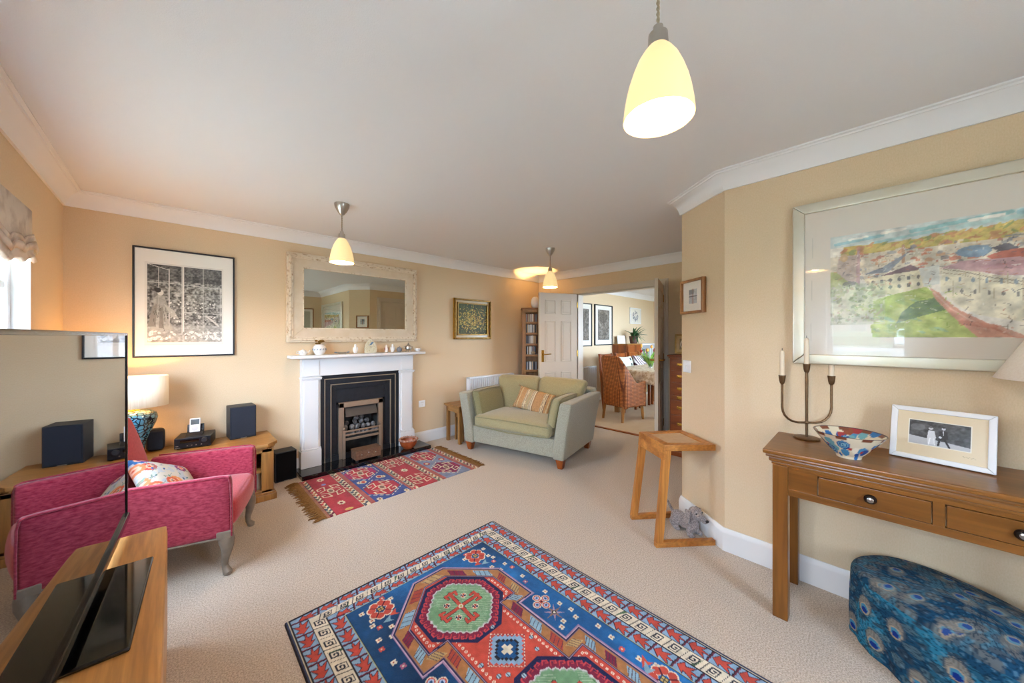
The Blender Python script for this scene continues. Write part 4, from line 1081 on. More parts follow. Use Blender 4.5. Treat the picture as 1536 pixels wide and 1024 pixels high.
B().lathe([(.05,0),(.052,.01),(.05,.03),(.062,.10),(.085,.17),(.112,.235),(.122,.275),(.115,.305),(.085,.322),(.04,.330),(.03,.332)], 40).obj('vase_base', vm, tl, smooth=60)
B().lathe([(.034,.331),(.03,.336),(.01,.34),(.008,.385),(.014,.387),(.014,.40)], 20).obj('lamp_neck', M['brass'], tl)
M['linen'] = mat('linen_shade', 'EFE6D4', .8, c2='E2D6C0', scale=160, stretch=(1,1,.04), emit='FFC870', estr=.10)
sh = [(.0,.0)]
b = B(); b.lathe([(.176,.355),(.176,.565)], 48, sy=.72, cap0=False, cap1=False); o = b.obj('lamp_shade', M['linen'], tl); md = o.modifiers.new('s','SOLIDIFY'); md.thickness = .002
B().lathe([(.0,.40),(.02,.41),(.028,.45),(.02,.48),(.0,.49)], 16).obj('bulb', M.get('bulb') or mat('lit_bulb_small', 'FFFFFF', .5, emit='FFE2B0', estr=18), tl)
plight(-.205, 3.56, .94, 6.5*LAMP, .03, 'FFC070')
# ================================================================== pink armchair
M['pink'] = mat('magenta_chenille', '841A32', .95, c2='AE4252', scale=130, detail=6, bump=.0012, bscale=260, sheen=.35, spec=.1, stretch=(.35,.35,1), contrast=(.3,.7))
M['coral'] = mat('coral_red_seat_cloth', 'A82C34', .95, c2='BC4244', scale=120, bump=.0008, bscale=260, sheen=.3, spec=.1)
M['greyleg'] = mat('bleached_wood_leg', '8A7C6C', .4, c2='75685A', scale=20)
ac = T('armchair', 'small magenta pink armchair with coral seat and cabriole legs, beside the television', 'armchair', (.283, 2.70, 0), math.radians(71.9))
def cabriole(s, x, y, h=.215):
    b = B(); d = Vector((s*.6, -.8)).normalized()
    pts = []; rr = []
    for z, o_, r in ((h,0,.034),(h-.03,.004,.036),(h-.06,.010,.030),(h-.10,.004,.022),(h-.14,-.006,.017),(.045,-.006,.015),(.025,.004,.018),(.012,.014,.022),(.001,.016,.018)):
        pts.append((x+d.x*o_, y+d.y*o_, z)); rr.append(r)
    b.tube(pts, rr, 14); b.box(x-.034, x+.034, y-.03, y+.034, h-.012, h+.03, .006)
    return b
for s in (-1, 1): cabriole(s, s*.262, .0).obj('leg', M['greyleg'], ac, label='pale grey wooden cabriole front leg')
for s in (-1, 1):
    b = B(); b.tube([(s*.24, .50, .22), (s*.24, .53, .1), (s*.245, .565, .0)], [.022,.019,.015], 10); b.obj('leg', M['greyleg'], ac)
b = B(); b.soft(-.285, .285, .0, .53, .205, .30, r=.02, n=8); b.obj('seat_frame', M['pink'], ac)
b = B(); b.box(-.286, .286, -.004, .53, .203, .212, .003); b.obj('wood_rail', M['greyleg'], ac)
b = B(); b.soft(-.235, .235, -.035, .44, .235, .385, r=.035, bulge=(0,.02,.025), n=12); b.obj('seat_cushion', M['coral'], ac)
for s in (-1, 1):
    def bend(o, s=s):
        k = max(0, min(1, (o.z-.2)/.35)); o.x += s*.018*k*k; o.z += .012*max(0, (.2-o.y))*0; return o
    b = B(); xa, xb = sorted((s*.232, s*.290))
    b.soft(xa, xb, -.03, .50, .208, .545, r=.026, n=10, fn=bend); b.obj('arm', M['pink'], ac)
    b = B(); xo = s*.310
    b.tube([(s*.2905, -.031, .215), (s*.294, -.031, .40), (s*.303, -.029, .50), (s*.305, -.022, .535), (s*.304, .0, .545), (s*.305, .25, .545), (s*.305, .47, .545)], .0045, 6); b.obj('piping', M['pink'], ac)
def lean(o):
    k = (o.z-.25); o.y += .22*k+.10*abs(o.x)**2; 
    if o.z > .5: o.x *= 1-.28*((o.z-.5)/.40)**2
    return o
b = B(); b.soft(-.275, .275, .455, .53, .21, .84, r=.035, bulge=(0,0,.02), n=14, fn=lean); b.obj('backrest', M['pink'], ac)
b = B(); b.soft(-.245, .245, .425, .47, .34, .825, r=.022, bulge=(0,.02,.0), n=14, fn=lean); b.obj('backrest_padding', M['coral'], ac)

# floral cushion on the chair
def vcolor(o, fn):
    me = o.data; n = len(me.vertices); co = np.zeros(n*3); me.vertices.foreach_get('co', co); co = co.reshape(-1, 3)
    setcol(me, fn(co))
def fn_floral(co):
    cv = Canvas(.42, .42, .003, 'C9C4B8'); n = cv.noise(.05, 5, 4); rng = random.Random(9)
    cv.put(n > .55, 'B4BCC4')
    for k in range(14):
        x, y = rng.uniform(.03, .39), rng.uniform(.03, .39); c = rng.choice(['D2694C','E09560','C8564E','8A4A7A','3A6AA0','D8845A'])
        for j in range(9): cv.disc(x+.020*math.cos(j*.7), y+.020*math.sin(j*.7), .014, c)
        for j in range(7): cv.disc(x+.013*math.cos(j*.9), y+.013*math.sin(j*.9), .006, 'E8B49A')
        cv.disc(x, y, .007, 'C9503A')
    for k in range(70):
        x, y = rng.uniform(0, .42), rng.uniform(0, .42); cv.disc(x, y, .010, rng.choice(['5A7E7A','7A9C8A','3A5A9A','6E7EA8','8E9A8A']), .004, ang=rng.random()*3)
        cv.seg(x, y, x+rng.uniform(-.03,.03), y+rng.uniform(-.03,.03), .0022, '5E7A7E')
    ix = np.clip(((co[:, 0]+.21)/.42*(cv.nx-1)).astype(int), 0, cv.nx-1); iy = np.clip(((co[:, 1]+.21)/.42*(cv.ny-1)).astype(int), 0, cv.ny-1)
    return cv.A[iy, ix]
M['printcloth'] = attrmat('printed_cotton', .85, bump=.0006, bscale=300, spec=.1)
fc = B().pillow(.33, .33, .11, n=90, pinch=.09).obj('cushion', M['printcloth'], None, smooth=180)
vcolor(fc, fn_floral); fc.location = (-.03, 2.775, .465); fc.rotation_euler = (Matrix.Rotation(math.radians(-18), 4, 'Z') @ Matrix.Rotation(math.radians(42), 4, 'Y') @ Matrix.Rotation(math.radians(45), 4, 'Z')).to_euler()
tag(fc, 'floral printed cushion propped on the pink armchair seat', 'cushion')

# ================================================================== green loveseat
def ramp2(name, c, c2, **k): return mat(name, c, .95, c2=c2, scale=150, detail=5, bump=.0015, bscale=260, sheen=.35, spec=.08, **k)
M['sage'] = ramp2('sage_weave', '908D7C', 'AEAB98'); M['moss'] = ramp2('moss_velvet', '7A7450', '948C66')
M['olive'] = ramp2('light_moss_chenille', '948A64', 'ACA27C')
sf = T('sofa', 'sage green two-seat loveseat with flared arms and dark wood feet', 'sofa', (2.565, 2.643, 0), math.radians(-76.5))
D_ = .86
for s in (-1, 1):
    for y in (0.0, D_-.12):
        b = B(); x = s*.565
        b.hexa([(x-.024,y-.005,0),(x+.024,y-.005,0),(x+.024,y+.045,0),(x-.024,y+.045,0),(x-.042,y-.025,.10),(x+.042,y-.025,.10),(x+.042,y+.06,.10),(x-.042,y+.06,.10)], .004)
        b.obj('foot', M['cherryZ'], sf)
b = B(); b.soft(-.52, .52, -.01, D_-.05, .095, .285, r=.02, n=8); b.obj('seat_base', M['sage'], sf)
for s in (-1, 1):
    def flare(o, s=s):
        k = max(0, (o.z-.09)/.56); o.x += s*.085*k**1.4; o.y += -.01*k+.0*o.y
        if o.y > .45: o.y += .05*k*(o.y-.45)/.4
        return o
    xa, xb = sorted((s*.49, s*.62))
    b = B(); b.soft(xa, xb, -.035, D_-.02, .085, .655, r=.03, n=12, fn=flare); b.obj('arm', M['sage'], sf)
b = B(); b.soft(-.56, .56, D_-.16, D_, .095, .70, r=.04, n=12, fn=lambda o: Vector((o.x*(1+.14*max(0,(o.z-.1)/.56)), o.y+.09*max(0, o.z-.1), o.z))); b.obj('back_frame', M['sage'], sf)
b = B(); b.soft(-.475, .475, -.055, .60, .28, .415, r=.05, bulge=(0,.02,.045), n=16); b.obj('seat_cushion', M['olive'], sf)
def pipe_rect(b, x0, x1, z0, z1, y, r=.005):
    b.tube([(x0,y,z0),(x1,y,z0),(x1,y,z1),(x0,y,z1),(x0,y,z0)], r, 6)
b = B(); b.tube([(-.46,-.052,.30),(0,-.072,.288),(.46,-.052,.30)], .006, 6); b.tube([(-.455,-.045,.395),(0,-.066,.41),(.455,-.045,.395)], .006, 6); b.obj('piping', M['moss'], sf)
for s in (-1, 1):
    b = B(); xa, xb = sorted((s*.005, s*.535))
    def lb(o, s=s):
        if o.z > .5: k = (o.z-.5)/.3; o.x += s*.07*k*(abs(o.x)/.5); o.z += .012*k*(1-abs(o.x)/.5)
        o.y += .30*(o.z-.42); return o
    b.soft(xa, xb, .50, .645, .39, .795, r=.055, bulge=(0,.035,.006), n=16, fn=lb); b.obj('back_cushion', M['olive'], sf)
for s in (-1, 1):
    def fl2(o, s=s):
        k = max(0, (o.z-.30)/.4); o.x += s*.085*k**1.2; return o
    xa, xb = sorted((s*.385, s*.480))
    b = B(); b.soft(xa, xb, .02, .50, .365, .675, r=.035, bulge=(.015,0,.01), n=14, fn=fl2); b.obj('arm_cushion', M['moss'] if s < 0 else M['olive'], sf)
    b = B(); x = xa if s > 0 else xb
    for xx in (xa+.004, xb-.004):
        P_ = [(xx,.03,.39),(xx,.025,.52),(xx,.03,.655),(xx,.06,.675),(xx,.25,.682),(xx,.47,.672)]
        b.tube([tuple(fl2(Vector(p))) for p in P_], .005, 6)
    b.obj('piping', M['moss'], sf)
# striped cushion with tassels
def fn_stripe(co):
    c = lambda h: np.array(Canvas.c(h)); u = co[:, 0]; A = np.tile(c('B98E62'), (len(co), 1))
    stripes = [(-.19,-.185,'7A6250'),(-.20,-.195,'CDBB95'),(-.17,-.16,'C9B68C'),(-.10,-.06,'CDBB98'),(-.095,-.09,'7A5A48'),(-.07,-.066,'7A5A48'),(-.055,-.03,'B0A07C'),(-.025,.02,'D2C4A4'),(-.02,-.016,'6E5648'),(.0,.004,'6E5648'),(.022,.03,'8A6A50'),(.12,.16,'CDBB98'),(.125,.129,'7A5A48'),(.145,.149,'7A5A48'),(.16,.166,'6A5244'),(.19,.2,'C9B68C')]
    for a, b_, h in stripes: A[(u >= a) & (u < b_)] = c(h)
    A *= (.9+.2*np.random.default_rng(1).random(len(co)))[:, None]
    return A
sc_ = T('cushion', 'tan and cream striped tasselled cushion leaning on the green loveseat', 'cushion')
o = B().pillow(.46, .27, .12, n=80, pinch=.07).obj('cushion_cover', M['printcloth'], sc_, smooth=180); vcolor(o, fn_stripe)
M['tassel'] = mat('tassel_thread', 'B09A70', .9, c2='7E6A48', scale=60)
for sx in (-1, 1):
    for sy in (-1, 1):
        b = B(); random.seed(sx*3+sy)
        for k in range(9):
            a = random.uniform(-.6, .6); b.tube([(sx*.222, sy*.128, 0), (sx*(.237+.01*math.cos(a)), sy*.135+.012*a, .004*a), (sx*(.262), sy*.138+.03*a, .012*a)], [.003,.003,.002], 5)
        b.obj('tassel', M['tassel'], sc_)
_sm = Matrix.Translation((2.565, 2.643, 0)) @ Matrix.Rotation(math.radians(-76.5), 4, 'Z')
_l = _sm @ TR(.065, .385, .555, rx=math.radians(60), rz=math.radians(8)) @ Matrix.Rotation(math.radians(-12), 4, 'Z')
sc_.location = _l.to_translation(); sc_.rotation_euler = _l.to_euler()

# ================================================================== nest of side tables
def small_table(label, x0, x1, y0, y1, h, leg, m, group=None, name='side_table'):
    r = T(name, label, 'side table', ((x0+x1)/2, (y0+y1)/2, 0), 0, group)
    w, d = (x1-x0)/2, (y1-y0)/2
    b = B(); b.box(-w, w, -d, d, h-.02, h, .005); b.box(-w+.01, w-.01, -d+.01, d-.01, h-.032, h-.018, .004); b.obj('tabletop', M[m+'X'], r)
    b = B(); i = .022
    b.box(-w+i, w-i, -d+i+.004, -d+i+.02, h-.085, h-.03); b.box(-w+i, w-i, d-i-.02, d-i-.004, h-.085, h-.03); b.box(-w+i+.004, -w+i+.02, -d+i, d-i, h-.085, h-.03); b.box(w-i-.02, w-i-.004, -d+i, d-i, h-.085, h-.03)
    b.obj('apron', M[m+'Y'], r)
    for sx in (-1, 1):
        for sy in (-1, 1):
            xa, xb = sorted((sx*(w-i), sx*(w-i-leg))); ya, yb = sorted((sy*(d-i), sy*(d-i-leg)))
            B().box(xa, xb, ya, yb, 0, h-.03, .003).obj('leg', M[m+'Z'], r)
    return r
small_table('outer larger oak side table of the nested pair left of the green loveseat', 2.415, 2.86, 3.375, 3.70, .463, .038, 'oak', 'nested oak side tables')
small_table('inner smaller oak side table nested under the larger one by the loveseat', 2.505, 2.81, 3.44, 3.645, .372, .026, 'oak', 'nested oak side tables')

# ================================================================== C-shaped side table
ct = T('side_table', 'Z-framed oak side table with leather inset top by the angled wall', 'side table', (2.27, .88, 0))
O_ = Vector((2.27, .88, 0))
bl = Vector((2.115,.900,0)); br = Vector((2.405,.655,0)); fl_ = Vector((2.335,1.185,0)); fr_ = Vector((2.62,.955,0))
tl_ = Vector((2.158,.868,.63)); tr_ = Vector((2.392,.650,.63)); tfl = Vector((2.338,1.115,.63)); tfr = Vector((2.60,.925,.63))
ex = (br-bl).normalized(); ey = (fl_-bl).normalized()
def bar(p, q, u, w, h, up=None):
    """bar from p to q, width w along +u, height h upward"""
    up = up or Vector((0,0,h)); pts = []
    for z in (Vector((0,0,0)), up): 
        for a in (p, q, q+u*w, p+u*w): pts.append(tuple(a+z-O_))
    return pts
for (p, q, u) in ((bl, br, ey), (fl_, fr_, -ey)):
    B().hexa(bar(p, q, u, .032, .034), .003).obj('base_rail', M['ctableX'], ct)
for (p, q, u) in ((bl, tl_, ey), (fl_, tfl, -ey)):
    z0_ = Vector((0,0,.03)); p2 = p+z0_; q2 = Vector((q.x, q.y, .60))
    pts = [tuple(a-O_) for a in (p2, p2+ex*.045, p2+ex*.045+u*.032, p2+u*.032, q2, q2+ex*.045, q2+ex*.045+u*.032, q2+u*.032)]
    B().hexa(pts, .003).obj('leg', M['ctableZ'], ct)
zt, zb = .63, .592
def lerp(a, b_, t): return a+(b_-a)*t
def ring_quad(i):   # inner corners
    c = (tl_+tr_+tfl+tfr)/4; return [lerp(p, c, i) for p in (tl_, tr_, tfr, tfl)]
out = [tl_, tr_, tfr, tfl]; inn = ring_quad(.30)
b = B()
for k in range(4):
    a, c_, d_, e_ = out[k], out[(k+1) % 4], inn[(k+1) % 4], inn[k]
    b.hexa([tuple(Vector((v.x, v.y, zb))-O_) for v in (a, c_, d_, e_)]+[tuple(Vector((v.x, v.y, zt))-O_) for v in (a, c_, d_, e_)], .003)
b.obj('top_frame', M['ctableX'], ct)
b = B(); b.hexa([tuple(Vector((v.x, v.y, .535))-O_) for v in (bl+(tl_-bl)*.845, bl+(tl_-bl)*.845+ex*.02, fl_+(tfl-fl_)*.845+ex*.02, fl_+(tfl-fl_)*.845)]+[tuple(Vector((v.x, v.y, zt-.001))-O_) for v in (tl_-ex*.002, tl_+ex*.02, tfl+ex*.02, tfl-ex*.002)], .003); b.obj('apron', M['ctableY'], ct)
q_ = ring_quad(.305); B().hexa([tuple(Vector((v.x, v.y, .60))-O_) for v in q_]+[tuple(Vector((v.x, v.y, .6245))-O_) for v in q_], .002).obj('leather_inset', mat('tan_leather_inset', 'C4A684', .6, c2='BA9A78', scale=30), ct)

# ================================================================== plush dog
M['plush'] = mat('grey_wavy_plush', '7C7473', .95, c2='A39B99', scale=110, detail=2, bump=.004, bscale=90, sheen=.3, spec=.05, contrast=(.42,.58), stretch=(1,1,2.2))
dg = T('toy_dog', 'grey corduroy plush toy dog sitting on the carpet under the Z-framed table', 'toy', (2.452, .850, 0), math.radians(-112))
b = B()
for c_, r in (((-.055,0,.060),(.052,.046,.050)), ((.0,0,.062),(.065,.043,.046)), ((.052,0,.068),(.045,.044,.052)), ((.060,.032,.03),(.020,.018,.032)), ((.060,-.032,.03),(.020,.018,.032)),
              ((.075,.036,.014),(.026,.019,.015)), ((.075,-.036,.014),(.026,.019,.015)), ((-.055,.040,.040),(.036,.020,.036)), ((-.055,-.040,.040),(.036,.020,.036)), ((-.030,.046,.014),(.030,.016,.014)), ((-.030,-.046,.014),(.030,.016,.014)),
              ((.060,.0,.115),(.034,.032,.036)), ((.072,.004,.150),(.042,.037,.037)), ((.108,.010,.134),(.036,.024,.023)), ((.135,.014,.122),(.018,.017,.016))):
    b.ball(c_, r, 20)
b.tube([(-.095,0,.075),(-.125,.0,.105),(-.150,.0,.140)], [.013,.010,.007], 10)
o = b.obj('body', M['plush'], dg, smooth=180); md = o.modifiers.new('r', 'REMESH'); md.mode = 'VOXEL'; md.voxel_size = .0038; md.use_smooth_shade = True
md = o.modifiers.new('s', 'SMOOTH'); md.factor = .5; md.iterations = 4
for s in (-1, 1):
    b = B(); b.soft(-.020, .022, -.007, .007, -.085, .0, r=.007, n=8, M=TR(.058, s*.043+.002, .172, rx=s*.22)); b.obj('ear', M['plush'], dg)
    b = B(); b.ball((.101, .008+s*.026, .158), .0055, 10); b.obj('eye', M['blackgloss'], dg)
b = B(); b.ball((.151, .016, .127), (.009,.012,.009), 14); b.obj('nose', M['black'], dg)

# ================================================================== console table by right wall
cs = T('console_table', 'golden oak console table with two drawers against the right wall', 'console table', (2.187, -.175, 0))
# local x: -.207(front) .. +.208 (wall); y -.51..+.52
b = B(); b.box(-.208, .209, -.515, .518, .752, .773, .006); b.box(-.200, .206, -.505, .508, .738, .753, .006); b.box(-.190, .205, -.495, .498, .715, .740, .008); b.box(-.182, .2, -.485, .488, .703, .717, .004)
b.obj('tabletop', M['pineY'], cs)
b = B(); b.box(-.180, -.160, -.47, .47, .572, .603, .002); b.box(-.180, -.160, -.47, .47, .688, .706, .002)
for y0_, y1_ in ((.325,.47),(-.025,.005),(-.47,-.345)): b.box(-.1792, -.161, y0_, y1_, .5728, .7052, .002)
b.box(-.1605, .18, .44, .455, .5735, .7045); b.box(-.1605, .18, -.455, -.44, .5735, .7045); b.box(.17, .185, -.46, .46, .572, .706)
b.obj('apron', M['pineY'], cs)
M['darkknob'] = mat('dark_knob_ring', '2A201A', .3, .6)
for (y0_, y1_) in ((.006, .324), (-.344, -.026)):
    d = B().box(-.183, -.165, y0_+.002, y1_-.002, .605, .686, .003).obj('drawer', M['pineY'], cs)
    k_ = B(); k_.lathe([(.017,0),(.019,.006),(.015,.012)], 20, M=TR(-.183, (y0_+y1_)/2, .645, ry=-PI/2)); k_.obj('knob_backplate', M['darkknob'], d)
    k_ = B(); k_.lathe([(.006,.005),(.007,.010),(.010,.014),(.010,.019),(.004,.022)], 20, M=TR(-.183, (y0_+y1_)/2, .645, ry=-PI/2)); k_.obj('knob', M['nickel'], d)
for x0_, x1_ in ((-.192,-.135),(.14,.195)):
    for y0_, y1_ in ((.425,.482),(-.482,-.425)): B().box(x0_, x1_, y0_, y1_, 0, .705, .003).obj('leg', M['pineZ'], cs)
# candelabra
TZ = .7735
M['wax'] = mat('ivory_candle_wax', 'E6D2B4', .5)
cd_ = T('candelabra', 'three-armed bronze candelabra on the left end of the console table', 'candelabra', (2.33, .216, TZ), math.radians(-52))
b = B(); b.lathe([(.052,0),(.054,.003),(.05,.008),(.012,.011)], 36); b.obj('base', M['bronze'], cd_)
b = B(); b.tube([(0,0,.006),(0,0,.15),(0,0,.30),(0,0,.345)], [.0055,.006,.007,.006], 12); b.obj('stem', M['bronze'], cd_)
b = B(); A_ = .115; pts = [(-A_,0,.285),(-A_,0,.20),(-A_,0,.16)]+[(-A_+.075*(1-math.cos(t)),0,.16-.078*math.sin(t)) for t in (.3,.6,.9,1.2,PI/2)]
pts = pts+[(0,0,.082)]+[(-p[0],0,p[2]) for p in pts[::-1]]
b.tube(pts, .0055, 10); b.ball((0,0,.082), .010, 12); b.obj('arms', M['bronze'], cd_)
cup = [(.005,0),(.010,.006),(.013,.02),(.015,.04),(.016,.047),(.012,.047)]
cands = []
for (x, z, lab) in ((-A_, .277, 'left'), (0, .337, 'tallest middle'), (A_, .277, 'right')):
    b = B(); b.lathe(cup, 20, c=(x,0,z)); b.obj('candle_cup', M['bronze'], cd_)
mcd = Matrix.Translation((2.33, .216, TZ)) @ Matrix.Rotation(math.radians(-52), 4, 'Z')
for (x, z, lab, h) in ((-A_, .277+.03, 'ivory candle in the left cup of the bronze candelabra', .145), (0, .337+.03, 'ivory candle in the raised middle cup of the bronze candelabra', .15), (A_, .277+.03, 'ivory candle in the right cup of the bronze candelabra', .145)):
    c_ = T('candle', lab, 'candle', mcd @ Vector((x, 0, z)), 0, 'ivory candles in the candelabra')
    B().lathe([(.0105,0),(.0105,h*.8),(.0085,h-.006),(.004,h)], 16).obj('wax', M['wax'], c_); B().tube([(0,0,h-.002),(.001,0,h+.012)], .0012, 6).obj('wick', M['black'], c_)
# painted bowl
def fn_bowl(co):
    A = np.tile(np.array(Canvas.c('D8CBAE')), (len(co), 1)); th = np.arctan2(co[:,1], co[:,0]); z = co[:,2]; r = np.hypot(co[:,0], co[:,1])
    def blob(t0, z0, rr, c):
        d = np.hypot((np.mod(th-t0+PI, 2*PI)-PI)*.085, (z-z0)); A[d < rr] = Canvas.c(c)
    rng = random.Random(6)
    for k in range(70): blob(rng.uniform(-PI, PI), rng.uniform(.0,.11), rng.uniform(.006,.018), rng.choice(['2E6AA0','4A8AB0','2A4E8A','8C4A34','5E3A30','D8CBAE','E2D8C2','6AA0A8','A03A3A','D8CBAE']))
    for k in range(9):
        t0, z0 = rng.uniform(-PI, PI), rng.uniform(.02,.07)
        for rr, c in ((.020,'24508A'),(.016,'6AA6C0'),(.012,'24508A'),(.008,'8AC0CC'),(.004,'24508A')): blob(t0, z0, rr, c)
    A[z > .105] = Canvas.c('4A3A44'); m = (z > .094) & (z <= .105) & (np.sin(th*9) > .1); A[m] = Canvas.c('7A4632')
    return A
pb = B(); prof = [(.0,.0),(.040,.0),(.042,.006),(.043,.012)]+[(.043+.075*(k/24)**.9, .012+.096*k/24) for k in range(1, 25)]+[(.115,.1075)]+[(.112-.085*(k/20), .104-.088*(k/20)**1.1) for k in range(21)]+[(.0,.014)]
pb.lathe(prof, 140); pb = pb.obj('bowl', M['ceramic'] if 'ceramic' in M else attrmat('glazed_ceramic', .12, spec=.6), None, smooth=60); vcolor(pb, fn_bowl)
pb.location = (2.105, .055, TZ); tag(pb, 'conical blue and brown painted ceramic bowl on the console table', 'bowl')
# leaning white photo frame
def art_couple(cv, w, h):
    cv.rect(0, 0, w, h, 'DCC8A4'); x0_, x1_, y0_, y1_ = .155*w, .82*w, .27*h, .80*h
    cv.rect(x0_-.003, y0_-.003, x1_+.003, y1_+.003, 'ECE4D4'); n = cv.noise(.012, 3, 3)
    m = (cv.X > x0_) & (cv.X < x1_) & (cv.Y > y0_) & (cv.Y < y1_); cv.A[m] = (.12+.32*n[m])[:, None]
    s = lambda u, v: (x0_+u*(x1_-x0_), y0_+v*(y1_-y0_)); cv.clip = m
    cv.A[m & (cv.Y < y0_+.34*(y1_-y0_)-.12*(cv.X-x0_))] = .72; 
    cv.disc(*s(.15,.72), .02, '7A7A7A', .014, .6)
    # seated woman in white, man in dark suit
    cv.disc(*s(.37,.72), .006, 'C8C8C8'); cv.disc(*s(.37,.77), .0055, '606060', .004); cv.poly([s(.31,.30), s(.33,.62), s(.43,.62), s(.46,.36), s(.42,.06), s(.33,.06)], 'D2D2D2'); cv.seg(*s(.36,.3), *s(.34,.04), .004, 'EFEFEF'); cv.seg(*s(.42,.3), *s(.44,.05), .004, 'E0E0E0')
    cv.disc(*s(.58,.76), .0055, 'C4C4C4'); cv.disc(*s(.58,.82), .005, '303030', .003); cv.poly([s(.50,.30), s(.52,.66), s(.64,.66), s(.66,.36), s(.60,.28)], '2A2A2A'); cv.seg(*s(.52,.32), *s(.50,.06), .006, '2C2C2C'); cv.seg(*s(.60,.32), *s(.68,.03), .006, '242424'); cv.seg(*s(.575,.66), *s(.58,.5), .002, 'D0D0D0'); cv.disc(*s(.53,.4), .004, 'D8D8D8')
    cv.clip = None
    # pencilled signature
    cv.path([(.74*w+.003*k, .15*h+.003*math.sin(k*2.2)) for k in range(12)], .0008, '9A8A72')
pf = picture('photo_frame', 'white-framed black and white photograph of a seated couple leaning on the console table', .278, .222, (2.335, -.205, TZ+.113), 0, .020, M['white'], art_couple, .018, res=.0014, cat='photo frame')
mm = Matrix.Translation((2.255, -.208, TZ)) @ Matrix.Rotation(math.radians(-103), 4, 'Z') @ Matrix.Rotation(math.radians(-13), 4, 'X') @ Matrix.Translation((0, 0, .111))
pf.location = mm.to_translation(); pf.rotation_euler = mm.to_euler()
o = B().box(-.02, .02, -.002, .002, -.10, .06, M=TR(0,.03,-.01, rx=.35)).obj('strut', M['black'], pf)
# lamp at right edge
l2 = T('table_lamp', 'white conical-shaded table lamp on the console table at the right edge', 'table lamp', (2.16, -.52, TZ))
B().lathe([(.07,0),(.072,.008),(.05,.02),(.02,.04),(.03,.09),(.05,.15),(.045,.2),(.02,.26),(.012,.30),(.012,.42)], 32).obj('lamp_base', M['white'], l2)
M['whiteshade'] = mat('white_fabric_shade', 'F0E4D2', .8, c2='E8DAC6', scale=150)
b = B(); b.lathe([(.195,.375),(.085,.60)], 48, cap0=False, cap1=False); o = b.obj('lamp_shade', M['whiteshade'], l2); md = o.modifiers.new('s','SOLIDIFY'); md.thickness = .003
b = B(); b.lathe([(.0,.41),(.02,.42),(.028,.46),(.02,.49),(.0,.50)], 16); b.obj('bulb', M['white'], l2)

# ================================================================== peacock stool
CXS, CYS, TH = 2.09, -.265, math.radians(230)
ax_, bx_ = .35, .215
N1, N2 = 420, 150
def stool_pt(i, j):
    th = 2*PI*i/N1; s = j/(N2-1)     # s 0 bottom -> 1 top centre
    c, sn = math.cos(th), math.sin(th); e = .82
    ux = math.copysign(abs(c)**e, c); uy = math.copysign(abs(sn)**e, sn)
    fold = math.sin(th*15)*.5+math.sin(th*26+1)*.3+.3*math.sin(th*9+2)
    if s < .55:
        t = s/.55; z = .002+t*.246; k = 1.0+.015*(1-t)+.045*fold*(1-t)**.7*.7+.012*math.sin(PI*t)
    elif s < .68:
        t = (s-.55)/.13; z = .248+.042*math.sin(t*PI/2); k = 1-.085*(1-math.cos(t*PI/2))
    else:
        t = (s-.68)/.32; k = .915*(1-t)+1e-4; z = .290+.030*(1-(1-t)**2)
    x, y = ux*ax_*k, uy*bx_*k
    return x, y, z, th, s
pk = B(); rr = [[stool_pt(i, j)[:3] for i in range(N1)] for j in range(N2)]
pk.rings(rr, True, True)
po = pk.obj('footstool', M['printcloth'], None, smooth=180)
